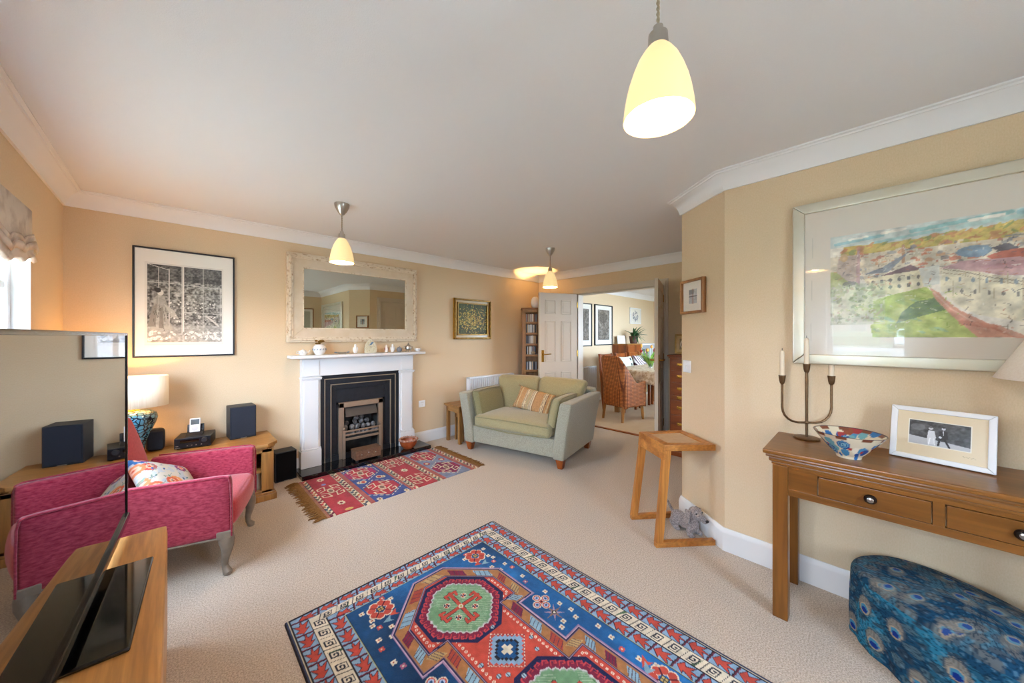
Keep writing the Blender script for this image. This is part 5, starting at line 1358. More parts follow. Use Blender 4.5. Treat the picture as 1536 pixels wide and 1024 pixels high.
def fn_pea(co):
    th = np.arctan2(co[:,1]/bx_, co[:,0]/ax_); rad = np.hypot(co[:,0]/ax_, co[:,1]/bx_); side = co[:,2] < .265
    u = th*.27; v = np.where(side, co[:,2], .28+(1-rad)*.25)
    # on top use planar coordinates
    uu = np.where(side, u, co[:,0]*1.0); vv = np.where(side, v, co[:,1]*1.0+.6)
    def nz(u, v, f, sd):
        a = np.random.default_rng(sd); out = 0
        for k in range(6): 
            t = a.random()*PI; out = out+np.sin((u*math.cos(t)+v*math.sin(t))*f*(1+.6*a.random())+a.random()*6)
        return out/6
    n1 = nz(uu, vv, 26, 1); n2 = nz(uu, vv, 70, 2); n3 = nz(uu, vv, 230, 3)
    A = np.zeros((len(co), 3)); base = np.array(Canvas.c('255A74')); A[:] = base
    def mixm(m, c, a=1.): A[m] = A[m]*(1-a)+np.array(Canvas.c(c))*a
    mixm(n1 > .12, '2A7C9C', .8); mixm(n1 < -.12, '173E5C', .8); mixm(n2 > .28, '5A6E74', .7); mixm(n2 < -.32, '3A3C46', .6)
    mixm(~side & (n1 > -.1), '55585E', .5); mixm(~side & (n2 > .15), '6A5E58', .5)
    mixm(np.abs(n3) < .10, '14283A', .6); mixm((n3 > .45), '6E93A6', .45)
    rng = random.Random(3); step = .085
    eyes = []
    for r_i, vz in enumerate((.055, .18)):
        for k in range(16): eyes.append((-.85+.11*k+(.055 if r_i % 2 else 0)+rng.uniform(-.012,.012), vz+rng.uniform(-.012,.012), True))
    for k in range(22): eyes.append((rng.uniform(-.33,.33), .6+rng.uniform(-.2,.2), False))
    for (eu, ev, sd) in eyes:
        du = uu-eu; dv = vv-ev; sc = 1.0
        if not sd:
            a = rng.random()*6; du, dv = du*math.cos(a)+dv*math.sin(a), -du*math.sin(a)+dv*math.cos(a); 
        sel = side if sd else ~side
        # feather fan and ring
        d0 = np.hypot(du/.026, (dv-.010)/.040); al = .85 if sd else .55
        mixm(sel & (d0 < 1) , '8E8478', al); mixm(sel & (d0 < 1) & (np.sin(np.arctan2(du, dv)*26) > .5), '5E5A58', al*.7); mixm(sel & (np.abs(d0-.93) < .06), '3A4C5A', al)
        d1 = np.hypot(du/.018, (dv+.004)/.022); mixm(sel & (d1 < 1), 'A89A84', al); mixm(sel & (d1 < .78), '2E7FA8', al)
        d2 = np.hypot(du/.0105, (dv+.010)/.011); mixm(sel & (d2 < 1), '16307E', 1 if sd else .7)
    return A
vcolor(po, fn_pea); po.location = (CXS, CYS, 0); po.rotation_euler = (0, 0, TH)
tag(po, 'oval footstool covered in blue peacock feather fabric under the console table', 'footstool')

# ================================================================== CD tower in the far corner
ctw = T('shelf_tower', 'tall narrow oak media shelf tower in the far corner behind the open door', 'shelf', (3.72, 3.595, 0), math.atan2(-.698, .716))
W_, DP, HT = .42, .17, 1.70
b = B(); b.box(0, .022, 0, DP, 0, HT); b.box(W_-.022, W_, 0, DP, 0, HT); b.box(0, W_, DP-.012, DP, 0, HT)
b.box(0, .055, -.012, .004, 0, HT, .003); b.box(W_-.055, W_, -.012, .004, 0, HT, .003); b.box(.0, W_, -.012, .004, 1.655, HT, .003); b.box(0, W_, -.018, DP, 0, .07, .004)
b.obj('carcass', M['oakZ'], ctw)
B().box(-.018, W_+.018, -.03, DP+.004, HT, HT+.022, .006).obj('top', M['oakX'], ctw)
shz = (1.482, 1.322, 1.158, .995, .765, .56, .36)
for z in shz: B().box(.02, W_-.02, -.010, DP-.01, z, z+.032, .003).obj('shelf', M['oakX'], ctw)
cdm = [mat('cd_spine_%s' % c, c, .3) for c in ('DDE0E2','B9BEC4','4A4E58','23262E','8C9098','C8B08A','5A6E86','E8E6E0','7A3A34')]
cr, sr = .716, -.698
for k, (z, lab) in enumerate(zip(shz[:5], ('highest shelf', 'second shelf down', 'third shelf down', 'shelf holding the round pot', 'fifth shelf down'))):
    book_row(.062, 13 if k != 3 else 12, .02, z+.0325, .112, .122, .11, math.atan2(-.698, .716), 3.72, 3.595, 'slim cases on the tower, '+lab, 'slim disc case upright on the tower\'s '+lab, 'disc_case', 'disc case', .009, .016, cdm)
def on_tower(x, y, z):
    m = Matrix.Translation((3.72, 3.595, 0)) @ Matrix.Rotation(math.atan2(-.698, .716), 4, 'Z'); return m @ Vector((x, y, z))
po_ = B().lathe([(.015,0),(.022,.002),(.036,.018),(.040,.035),(.030,.052),(.014,.058),(.016,.064),(.010,.064)], 24).obj('pot', mat('beige_pottery', 'A89880', .6), None, loc=on_tower(.165, -.0, .995+.0325))
tag(po_, 'small round beige pottery pot standing on a shelf of the oak tower', 'pot')
for o in [o for o in bpy.data.objects if o.name.startswith('pot') and o is po_]: o.scale = (.8,.8,.8)
eg = B().lathe([(.035,0),(.048,.01),(.060,.05),(.064,.09),(.058,.13),(.042,.16),(.028,.172),(.026,.168),(.05,.13),(.056,.09),(.05,.04),(.02,.012)], 32).obj('uplighter', mat('white_egg_glaze', 'E6E2E4', .5), None, smooth=70, loc=on_tower(.20, .085, HT+.0225))
tag(eg, 'white egg-shaped uplighter vase on top of the oak shelf tower', 'lamp')
l = bpy.data.lights.new('uplight_glow', 'SPOT'); l.energy = 15; l.spot_size = math.radians(84); l.spot_blend = .35; l.shadow_soft_size = .015; l.color = lin('FFC87A')
lo = bpy.data.objects.new('uplight_glow', l); C.objects.link(lo); lo.location = on_tower(.20, .085, HT+.18); lo.rotation_euler = (PI, 0, 0)

# ================================================================== radiators
def radiator(label, x0, x1, z0, z1, yb, rz=0.):
    r = T('radiator', label, 'radiator', ((x0+x1)/2, yb, z0))
    w = (x1-x0)/2; h = z1-z0; n = int((x1-x0)/.034)
    b = B(); b.box(-w, w, -.066, -.058, 0, h-.012, .003)
    for k in range(n):
        x = -w+(k+.5)*2*w/n; b.box(x-.011, x+.011, -.094, -.06, .015, h-.025, .006)
    b.box(-w, w, -.04, -.025, 0, h-.012); b.obj('panel', M['white'], r)
    b = B(); b.box(-w-.004, w+.004, -.092, -.02, h-.016, h, .003)
    for k in range(n): b.box(-w+(k+.3)*2*w/n, -w+(k+.62)*2*w/n, -.08, -.03, h-.001, h+.003, .001)
    for s in (-1, 1): b.box(min(s*w, s*(w+.004)), max(s*w, s*(w+.004)), -.092, -.02, 0, h)
    b.obj('grille_cover', M['upvc'], r)
    b = B()
    for s in (-.7, .7): b.box(s*w-.02, s*w+.02, -.026, 0, .1, h-.1)
    b.obj('wall_bracket', M['white'], r)
    b = B(); b.tube([(-w-.03, -.05, .04-z0*0), (-w-.0, -.05, .04)], .012, 8); b.tube([(-w-.03, -.05, .055), (-w-.03,-.05,-z0+.001)], .008, 8); b.lathe([(.016,0),(.018,.04),(.012,.05)], 14, c=(-w-.03,-.05,.03)); b.obj('valve', M['white'], r)
    return r
radiator('white panel radiator on the fireplace wall behind the green loveseat', 2.83, 3.66, .14, .745, YF)
# ================================================================== chest of drawers by the doors
ch = T('chest_of_drawers', 'narrow reddish chest of six drawers beside the right door', 'chest of drawers', (4.11, 1.245, 0))
b = B(); b.box(-.215, .21, -.265, .265, .04, 1.075, .003); b.box(-.225, .212, -.275, .275, .0, .05, .004); b.obj('carcass', M['cherryZ'], ch)
b = B(); b.box(-.24, .213, -.288, .288, 1.075, 1.098, .008); b.box(-.228, .212, -.276, .276, 1.06, 1.076, .004); b.obj('top', M['cherryY'], ch)
zs = [.06, .235, .41, .555, .655, .84, .98, 1.06]
zs = [.06, .27, .46, .60, .66, .80, .935, 1.055]
zs = [.06, .255, .45, .61, .665, .80, .93, 1.055]
for a, c_ in zip(zs, zs[1:]):
    d = B().box(-.228, -.212, -.25, .25, a+.005, c_-.005, .004).obj('drawer', M['cherryY'], ch)
    for s in (-1, 1):
        hb = B(); zc = (a+c_)/2; yc = s*.15
        hb.box(-.231, -.227, yc-.035, yc+.035, zc-.012, zc+.014, .002); hb.tube([(-.229, yc-.028, zc+.004), (-.245, yc-.026, zc-.004), (-.247, yc, zc-.014), (-.245, yc+.026, zc-.004), (-.229, yc+.028, zc+.004)], .0028, 6)
        hb.obj('handle', M['brass'], d)
def art_brown(cv, w, h): cv.rect(0,0,w,h,'C7A25A'); cv.rect(.03,.03,w-.03,h-.03,'8A6A2E'); cv.disc(w*.5,h*.5,.03,'D8C49A',.045); cv.disc(w*.5,h*.45,.02,'6A4A30',.03)
g = picture('photo_frame', 'gold-framed small portrait standing on the reddish chest of drawers', .17, .22, (4.08, 1.435, 1.098+.112), 0, .022, M['gilt'], art_brown, .02, res=.003, cat='photo frame')
g.rotation_euler = (math.radians(-8), 0, math.radians(-75))
st_ = B().box(-.015, .015, 0, .003, -.105, .05, M=TR(0,.012,0,rx=.25)).obj('strut', M['black'], g)

# ================================================================== mantel ornaments
MZ = 1.1205; MY = YF-.09
cer = mat('white_glaze', 'E6E2DC', .2); grey = mat('grey_stone_glaze', '8E8E92', .5, c2='6E7076', scale=40); blue = mat('blue_grey_glaze', '6E8494', .3)
def MX(px): return px
t = T('teapot', 'tiny white and patterned teapot at left end of the mantel shelf', 'ornament', (.86, MY-.03, MZ))
B().lathe([(.02,0),(.032,.012),(.036,.028),(.03,.042),(.015,.05),(.006,.052),(.007,.058),(.0,.06)], 24).obj('pot_body', cer, t)
b = B(); b.tube([(.03,0,.025),(.05,0,.03),(.058,0,.048)], [.007,.005,.004], 8); b.obj('spout', cer, t)
b = B(); b.tube([(-.03,0,.04),(-.05,0,.04),(-.054,0,.025),(-.032,0,.015)], .004, 8); b.obj('handle', cer, t)
b = B()
for k in range(9): b.ball((.034*math.cos(k*.7-2.6), .034*math.sin(k*.7-2.6), .02+.006*(k % 3)), .004, 8)
b.obj('painted_spots', blue, t)
t = T('ornament_jar', 'round white patterned jar topped with gold flowers on the mantel', 'ornament', (1.005, MY-.01, MZ))
B().lathe([(.03,0),(.048,.02),(.058,.05),(.052,.08),(.034,.098),(.028,.10)], 32).obj('jar_body', cer, t)
b = B()
for k in range(14): b.tube([(.058*math.cos(k*.45), .058*math.sin(k*.45), .045), (.056*math.cos(k*.45+.2), .056*math.sin(k*.45+.2), .06)], .004, 6)
b.obj('painted_band', blue, t)
b = B(); random.seed(8)
for k in range(16): b.ball((random.uniform(-.035,.035), random.uniform(-.025,.025), .105+random.uniform(0,.035)), (.014,.012,.009), seg=8)
b.obj('dried_flowers', M['gilt'], t)
t = T('trinket_dish', 'small oval silver trinket dish on the mantel beside the round jar', 'ornament', (1.205, MY-.03, MZ))
b = B(); b.lathe([(.028,0),(.042,.01),(.045,.02),(.04,.02),(.03,.01)], 24, sx=1.1, sy=.7); b.obj('dish', M['nickel'], t)
b = B(); b.tube([(-.05,0,.016),(-.07,0,.02)], .006, 8); b.tube([(.05,0,.016),(.07,0,.02)], .006, 8); b.obj('handle', blue, t)
def penguin(label, x, s=1., red=False, y=0):
    t = T('bird_figurine', label, 'figurine', (x, MY-.03+y, MZ)); b = B()
    b.lathe([(.012*s,0),(.019*s,.012*s),(.021*s,.035*s),(.016*s,.06*s),(.011*s,.072*s),(.012*s,.084*s),(.008*s,.095*s),(0,.098*s)], 20); b.tube([(0,-.01*s,.085*s),(0,-.022*s,.082*s)], [.004*s,.001], 8); b.obj('figure_body', cer, t)
    for k in (-1, 1):
        b = B(); b.ball((k*.021*s, 0, .045*s), (.005*s,.010*s,.024*s), seg=10); b.obj('wing', cer if not red else mat('dull_red_glaze', '9A4A40', .4), t)
    b = B(); b.ball((-.007*s,-.01*s,.001), (.007*s,.012*s,.004*s), seg=8); b.ball((.007*s,-.01*s,.001), (.007*s,.012*s,.004*s), seg=8); b.obj('feet', M['brass'], t)
penguin('white bird figurine alone left of the pointed plaque on the mantel', 1.335, 1.0)
penguin('white and red figurine left of its taller pair on the mantel', 1.665, .86, True)
penguin('plain white bird figurine of the close pair right of the plaque', 1.735, .95)
t = T('plaque', 'pointed-arch cream plaque with a small blue bird, mid mantel shelf', 'ornament', (1.50, MY, MZ))
P_ = [(-.062,0),(.062,0),(.066,.045),(.055,.09),(.032,.125),(0,.152),(-.032,.125),(-.055,.09),(-.066,.045)]
B().prism(P_, -.014, 0, 'Y', bev=.003).obj('plaque_board', mat('cream_plaque', 'DDD2B4', .6, c2='CFC7AE', scale=60), t)
B().prism([(x*.82, .012+z*.84) for x, z in P_], -.0165, -.013, 'Y', bev=.001).obj('plaque_panel', mat('plaque_field', 'D6CDB0', .6, c2='B8A878', scale=120, contrast=(.5,.62)), t)
b = B(); b.prism([(-.03,.085),(-.008,.092),(.002,.112),(.018,.118),(.03,.11),(.018,.10),(.008,.088),(-.008,.084)], -.0185, -.016, 'Y'); b.obj('painted_bird', mat('bird_blue', '5E7A94', .5), t)
b = B(); b.lathe([(.005,0),(.005,.003)], 12, M=TR(0,-.016,.065,rx=PI/2)); b.obj('hole', M['black'], t)
t = T('round_ornament', 'small grey speckled round ornament on the mantel', 'ornament', (1.815, MY-.03, MZ))
B().lathe([(.010,0),(.022,.006),(.030,.022),(.028,.042),(.016,.054),(.0,.058)], 24).obj('stone_body', grey, t)
B().tube([(0,0,.055),(.006,0,.064)], .004, 8).obj('stem', grey, t)
t = T('silver_pot', 'small lidded silver pot near the right end of the mantel', 'ornament', (1.925, MY-.03, MZ))
b = B(); b.lathe([(.02,.02),(.034,.03),(.038,.05),(.03,.068),(.018,.075),(.016,.08),(.01,.088),(.005,.094),(.006,.1),(0,.106)], 24); b.obj('pot_body', M['nickel'], t)
b = B()
for k in range(3): a = k*2.1; b.tube([(.024*math.cos(a), .024*math.sin(a), .028), (.034*math.cos(a), .034*math.sin(a), .0)], [.004,.005], 8)
b.obj('leg', M['nickel'], t)
b = B(); b.tube([(.036,0,.06),(.055,0,.062),(.055,0,.04),(.036,0,.038)], .003, 6); b.tube([(-.036,0,.06),(-.055,0,.062),(-.055,0,.04),(-.036,0,.038)], .003, 6); b.obj('handle', M['nickel'], t)
t = T('sugar_bowl', 'tiny white two-handled bowl at right end of the mantel shelf', 'ornament', (2.045, MY-.03, MZ))
B().lathe([(.016,0),(.028,.012),(.032,.028),(.028,.038),(.022,.036),(.02,.02),(.0,.01)], 24).obj('bowl_body', cer, t)
b = B()
for s in (-1, 1): b.tube([(s*.028,0,.034),(s*.042,0,.042),(s*.046,0,.03),(s*.03,0,.016)], .0035, 8)
b.obj('handle', cer, t)
b = B()
for k in range(8): b.ball((.031*math.cos(k*.8-2.8), .031*math.sin(k*.8-2.8), .022+.004*(k % 2)), .003, 8)
b.obj('painted_spots', blue, t)

# ================================================================== dining room
def art_tall(seed):
    def f(cv, w, h):
        cv.rect(.06*w,.06*h,.94*w,.94*h,'E8E2D6'); n = cv.noise(.05, seed, 4); n2 = cv.noise(.015, seed+1, 2)
        m = (cv.X > .17*w) & (cv.X < .86*w) & (cv.Y > .12*h) & (cv.Y < .89*h); g = .2+.75*(.5*n+.5*n2-.12); cv.A[m] = g[m][:, None]*np.array([.95,.90,.84])
        cv.seg(.55*w,.15*h,.5*w,.8*h,.03,'5A544C',.6); cv.disc(.45*w,.7*h,.14,'4E4A44',.12,.4)
    return f
picture('framed_print', 'tall black-framed print in the dining room, partly hidden by the white door', .57, .835, (5.60, YF-.001, 1.52), 0, .018, M['black'], art_tall(5), .03, res=.008)
picture('framed_print', 'tall black-framed print in the dining room, fully visible through the doorway', .68, .825, (6.33, YF-.001, 1.527), 0, .018, M['black'], art_tall(15), .03, res=.008)
def art_small(cv, w, h): 
    n = cv.noise(.03, 6, 3); m = (np.hypot((cv.X-w/2)/.14, (cv.Y-h/2)/.13) < 1) & (n > .48); cv.A[m] = .6
picture('framed_print', 'small white-framed sketch above the potted plant in the dining room', .55, .37, (7.74, YF-.001, 1.772), 0, .02, M['white'], art_small, .02, res=.01)
# quilt on the far wall
cv = Canvas(.75, 1.55, .012, '3A2A3A'); rng = random.Random(1)
for i in range(8):
    for j in range(16):
        cv.poly([(i*.095, j*.098), (i*.095+.09, j*.098), (i*.095+.045, j*.098+.09)], rng.choice(['B8404A','D8CFC4','5A3A5A','8A3040','C9B8A8','3A3A5A','A86A5A']))
        cv.disc(i*.095+.045, j*.098+.03, .014, rng.choice(['E0D8C8','6A2A3A','40405A']))
q = cv.mesh('wall_hanging', M['canvas'], None, Matrix.Translation((8.735, 3.36, .36)) @ Matrix.Rotation(-PI/2, 4, 'Z') @ Matrix.Rotation(PI/2, 4, 'X'))
md = q.modifiers.new('s','SOLIDIFY'); md.thickness = .012
tag(q, 'dark red and cream patterned textile hanging on the far dining room wall', 'wall hanging')
radiator('white radiator below the tall prints in the dining room', 5.0, 5.94, .12, .715, YF)
# cabinet + plant
cb2 = T('cabinet', 'orange-brown wooden cabinet under the potted plant in the dining room', 'cabinet', (7.02, 3.62, 0))
b = B(); b.box(-.33, .33, -.165, .165, 0, 1.115, .004); b.obj('carcass', M['cherryZ'], cb2)
B().box(-.345, .335, -.185, .168, 1.115, 1.14, .005).obj('top', M['midoakX'], cb2)
for x in (-.31, .01):
    d = B().box(x, x+.30, -.178, -.163, .06, 1.09, .004).obj('door', M['cherryZ'], cb2); B().ball((x+.27 if x < 0 else x+.03, -.186, .6), .012, 10).obj('knob', M['brass'], d)
bs2 = T('bookcase', 'low white bookcase with open shelves beside the orange-brown cabinet', 'bookcase', (7.80, 3.62, 0))
b = B()
for z in (.0,.36,.72,1.10): b.box(-.43, .43, -.16, .165, z, z+.03, .003)
for x in (-.43, -.01, .41): b.box(x, x+.02, -.16, .165, 0, 1.12)
b.box(-.43, .43, .155, .168, 0, 1.12); b.obj('carcass', M['white'], bs2)
random.seed(11)
for z, lb_ in ((.39,'middle shelf'), (.75,'top shelf'), (.03,'bottom shelf')):
    book_row(.0, 13, .0, z+.0005, .18, .26, .13, 0, 7.395, 3.485, 'volumes on the white bookcase, '+lb_, 'coloured book upright on the '+lb_+' of the white dining room bookcase', tmin=.02, tmax=.032)
pp = T('potted_plant', 'leafy green plant in a brown pot on the dining room cabinet', 'plant', (7.19, 3.56, 1.1405))
B().lathe([(.07,0),(.075,.01),(.095,.14),(.10,.16),(.09,.16),(.08,.13)], 24).obj('pot', mat('brown_pot', '5A3A2A', .5), pp)
M['leaf'] = mat('dark_green_leaf', '2E5230', .45, c2='47703C', scale=20)
def leafmesh(b, p0, az, l, droop, w, el=1.1):
    pts = []
    for k in range(9):
        t = k/8; r = l*t*math.cos(el)+l*.25*t*t; z = l*t*math.sin(el)-droop*t*t
        pts.append((p0[0]+r*math.cos(az), p0[1]+r*math.sin(az), p0[2]+z, w*math.sin(PI*min(1,.08+t*.92))**.8))
    sx, sy = -math.sin(az), math.cos(az); L_ = []; R_ = []; Mi = []
    for x, y, z, ww in pts:
        L_.append(b.bm.verts.new((x-sx*ww, y-sy*ww, z+ww*.25))); Mi.append(b.bm.verts.new((x, y, z))); R_.append(b.bm.verts.new((x+sx*ww, y+sy*ww, z+ww*.25)))
    for k in range(8):
        b.bm.faces.new((L_[k], L_[k+1], Mi[k+1], Mi[k])); b.bm.faces.new((Mi[k], Mi[k+1], R_[k+1], R_[k]))
random.seed(4)
b = B()
for k in range(46): leafmesh(b, (random.uniform(-.04,.04), random.uniform(-.04,.04), .13), 1*random.uniform(.95*PI, 2.05*PI), random.uniform(.20,.38), random.uniform(.05,.28), random.uniform(.014,.024), random.uniform(.5,1.4))
b.obj('foliage', M['leaf'], pp, smooth=180)
pp2 = T('photo_frame', 'pale small frame leaning on the dining room cabinet left of the plant', 'photo frame', (6.84, 3.66, 1.1405), rot=(-.15,0,-.5))
B().box(-.09, .09, -.01, .01, 0, .17, .004).obj('frame', M['white'], pp2); B().box(-.06, .06, -.0115, -.008, .03, .14).obj('print', mat('pale_print', 'C7CCD0', .5), pp2)

# dining table with cloth
dt = T('dining_table', 'wooden dining table under a cream patterned cloth in the dining room', 'dining table', (6.16, 2.64, 0))
B().box(-.80, .80, -.42, .42, .715, .742, .004).obj('tabletop', M['oakX'], dt)
b = B(); b.box(-.72,.72,-.36,-.34,.63,.715); b.box(-.72,.72,.34,.36,.63,.715); b.box(-.72,-.70,-.36,.36,.63,.715); b.box(.70,.72,-.36,.36,.63,.715); b.obj('apron', M['oakX'], dt)
for sx in (-1, 1):
    for sy in (-1, 1): B().box(sx*.72-.04, sx*.72+.04, sy*.345-.04, sy*.345+.04, 0, .715, .006).obj('leg', M['oakZ'], dt)
nx_, ny_ = 90, 60; b = B(); V_ = {}
for i in range(nx_+1):
    for j in range(ny_+1):
        x = -1.03+2.06*i/nx_; y = -.65+1.30*j/ny_
        dx = max(0, abs(x)-.805); dy = max(0, abs(y)-.425); d = math.hypot(dx, dy)
        px = math.copysign(min(abs(x), .805), x); py = math.copysign(min(abs(y), .425), y)
        z = .7455
        if d > 0:
            ux, uy = (dx/d*math.copysign(1, x), dy/d*math.copysign(1, y)); f = .012+.10*d+.022*math.sin((x+y*1.3)*24)*min(1, d*6)
            px += ux*f; py += uy*f; z -= d*.93-.002
        V_[i, j] = b.bm.verts.new((px, py, z))
for i in range(nx_):
    for j in range(ny_): b.bm.faces.new((V_[i,j], V_[i+1,j], V_[i+1,j+1], V_[i,j+1]))
tc_ = b.obj('tablecloth', mat('cream_damask_cloth', 'E2D2BA', .6, c2='C4A988', scale=22, detail=3, contrast=(.47,.56)), None, smooth=180, loc=(6.16, 2.64, 0))
md = tc_.modifiers.new('s','SOLIDIFY'); md.thickness = .003; md.offset = 1
tag(tc_, 'cream floral cloth draped over the dining table', 'tablecloth')

# wicker chair
M['wicker'] = mat('woven_orange_wicker', 'A4551C', .55, c2='6E3008', scale=1, bump=.004)
nt = M['wicker'].node_tree; N = nt.nodes; L = nt.links
for n in list(N):
    if n.bl_idname == 'ShaderNodeTexNoise': N.remove(n)
tc = [n for n in N if n.bl_idname == 'ShaderNodeMapping'][0]; rp = [n for n in N if n.bl_idname == 'ShaderNodeValToRGB'][0]; bp = [n for n in N if n.bl_idname == 'ShaderNodeBump'][0]
w1 = N.new('ShaderNodeTexWave'); w1.wave_type = 'BANDS'; w1.bands_direction = 'Y'; w1.inputs['Scale'].default_value = 11; w1.inputs['Distortion'].default_value = 1.2; w1.inputs['Detail Scale'].default_value = 6
w2 = N.new('ShaderNodeTexWave'); w2.wave_type = 'BANDS'; w2.bands_direction = 'Z'; w2.inputs['Scale'].default_value = 15; w2.inputs['Distortion'].default_value = 1
tc.inputs['Rotation'].default_value = (0, 0, PI/4); w1.inputs['Scale'].default_value = 14
mth = N.new('ShaderNodeMath'); mth.operation = 'MULTIPLY'; L.new(tc.outputs[0], w1.inputs[0]); L.new(tc.outputs[0], w2.inputs[0]); L.new(w1.outputs['Fac'], mth.inputs[0]); L.new(w2.outputs['Fac'], mth.inputs[1])
rp.color_ramp.elements[0].position = .0; rp.color_ramp.elements[0].color = (*lin('6E340F'),1); rp.color_ramp.elements[1].position = .5; rp.color_ramp.elements[1].color = (*lin('CC7C3A'),1)
L.new(mth.outputs[0], rp.inputs[0]); L.new(mth.outputs[0], bp.inputs['Height'])
def wicker_chair(label, loc, rz, group=None):
    """faces local +x; back at x=0"""
    r = T('wicker_chair', label, 'chair', loc, rz, group)
    b = B(); nU, nV = 40, 30; g = {}
    # wrap-round shell: U-shape, from right arm front (-y) round the back to the left arm
    W2, Dp = .215, .50
    def plan(u):      # u 0..1 along the U
        Ls = Dp-.08; Lb = 2*(W2-.08); arc = PI/2*.08; tot = 2*Ls+Lb+2*arc; s = u*tot
        if s < Ls: return (Dp-s, -W2)
        s -= Ls
        if s < arc: a = s/.08; return (.08-.08*math.sin(a), -W2+.08-.08*math.cos(a))
        s -= arc
        if s < Lb: return (0, -W2+.08+s)
        s -= Lb
        if s < arc: a = s/.08; return (.08-.08*math.cos(a), W2-.08+.08*math.sin(a))
        s -= arc; return (.08+s, W2)
    def top(x): 
        t = min(1, max(0, (x-.0)/.30)); t = t**.75; t = min(1, t); return 1.0*(1-t)+.575*t+.03*max(0, (x-.36)/.14)
    for i in range(nU+1):
        u = i/nU; x, y = plan(u)
        for j in range(nV+1):
            zt = top(x); z = .20+(zt-.20)*j/nV; lean = -.05*max(0, (z-.45)/.55)*(1 if x < .3 else .3)
            skirt_ = .10*math.sin(PI*min(1, max(0, (abs(y)/W2)))) if False else 0
            zb_ = .20+.06*math.sin(PI*abs(u*3 % 1)) if j == 0 else 0
            g[i, j] = b.bm.verts.new((x+lean, y*(1+.04*(z > .9)), max(z, zb_)))
    for i in range(nU):
        for j in range(nV): b.bm.faces.new((g[i,j], g[i+1,j], g[i+1,j+1], g[i,j+1]))
    o = b.obj('woven_shell', M['wicker'], r, smooth=180); md = o.modifiers.new('s','SOLIDIFY'); md.thickness = .028; md.offset = 0
    b = B(); b.soft(.02, .50, -.205, .205, .36, .44, r=.03, n=8); b.obj('seat', M['wicker'], r)
    b = B(); b.box(.485, .51, -.21, .21, .20, .40, .008); b.obj('front_apron', M['wicker'], r)
    for sx, sy in ((.03,-.18),(.03,.18),(.46,-.18),(.46,.18)):
        b = B(); k = -.03 if sx < .1 else .02; b.tube([(sx, sy, .24), (sx+k, sy*1.06, .0)], [.026,.019], 10); b.obj('leg', M['midoakZ'], r)
    return r
wicker_chair('orange wicker armchair at the near end of the dining table, back to the doorway', (4.84, 2.74, 0), math.radians(-12))
def dchair(label, loc, rz, cush=None, cmat=None):
    r = T('dining_chair', label, 'chair', loc, rz)
    b = B(); b.box(0, .44, -.22, .22, .42, .46, .01); b.obj('seat', M['cherryX'], r)
    b = B(); 
    for s in (-1, 1): b.hexa([(0,s*.2-.02,.0),(.04,s*.2-.02,0),(.04,s*.2+.02,0),(0,s*.2+.02,0),(-.09,s*.2-.02,.98),(-.05,s*.2-.02,.98),(-.05,s*.2+.02,.98),(-.09,s*.2+.02,.98)], .004)
    b.obj('back_post', M['cherryZ'], r)
    b = B(); b.hexa([(-.035,-.19,.55),(-.01,-.19,.55),(-.01,.19,.55),(-.035,.19,.55),(-.085,-.19,.97),(-.06,-.19,.97),(-.06,.19,.97),(-.085,.19,.97)], .005); b.obj('backrest', M['cherryZ'], r)
    for s in (-1, 1): B().box(.39, .43, s*.2-.02, s*.2+.02, 0, .42, .004).obj('leg', M['cherryZ'], r)
    return r
c1 = dchair('dark wooden dining chair with a pale cushion, left side of the table', (6.20, 3.27, 0), math.radians(-88))
c2_ = dchair('wooden dining chair with a striped cushion, far left side of the table', (6.73, 3.27, 0), math.radians(-90))
c3_ = dchair('dining chair with a red patterned back, seen over the wicker chair', (5.66, 3.27, 0), math.radians(-92))
def fn_zebra(co):
    d = np.hypot(co[:,0]-.16, co[:,1]-.2); A = np.tile(np.array(Canvas.c('DCD6D2')), (len(co),1)); A[np.sin(d*120) > .1] = Canvas.c('5A4048'); return A
def dcush(label, loc, eul, fn, w=.40):
    o = B().pillow(w, w, .12, n=60).obj('cushion', M['printcloth'], None, smooth=180); vcolor(o, fn); o.location = loc; o.rotation_euler = eul; tag(o, label, 'cushion'); return o
dcush('pale green and cream cushion on the dining chair behind the wicker chair', (6.18, 3.20, .72), (math.radians(75), 0, math.radians(-8)), lambda co: np.where((np.abs(co[:,0]-.1) < .025)[:,None] & (np.sin(co[:,1]*60) > 0)[:,None], np.array(Canvas.c('4A4A44')), np.array(Canvas.c('C9CDBC'))))
dcush('black and white wave-striped cushion on the far dining chair', (6.72, 3.20, .74), (math.radians(75), 0, math.radians(-8)), fn_zebra, .36)
# tulips
vs = T('vase', 'clear glass vase on the dining table holding tulips', 'vase', (5.76, 2.555, .7505))
B().lathe([(.035,0),(.04,.01),(.03,.05),(.04,.12),(.055,.16),(.05,.16),(.036,.12),(.026,.05),(.03,.015),(.0,.012)], 24).obj('vase_glass', clearglass('vase_glass_mat'), vs)
B().lathe([(.0,.013),(.028,.016),(.025,.05),(.028,.08),(0,.08)], 20).obj('water', mat('water', 'DDE6E8', .05, trans=.9, ior=1.33), vs)
tu = T('tulip_bunch', 'bunch of orange and yellow tulips with bright green leaves on the dining table', 'flowers', (5.76, 2.555, .765))
tmo = mat('tulip_orange', 'E08A3A', .5, c2='F0C04A', scale=25); tmr = mat('tulip_red', 'C03A2A', .5); b = B(); random.seed(21)
for k in range(26): leafmesh(b, (random.uniform(-.02,.02), random.uniform(-.02,.02), .02), random.uniform(0,2*PI), random.uniform(.22,.36), random.uniform(.0,.12), random.uniform(.014,.022), random.uniform(.9,1.4))
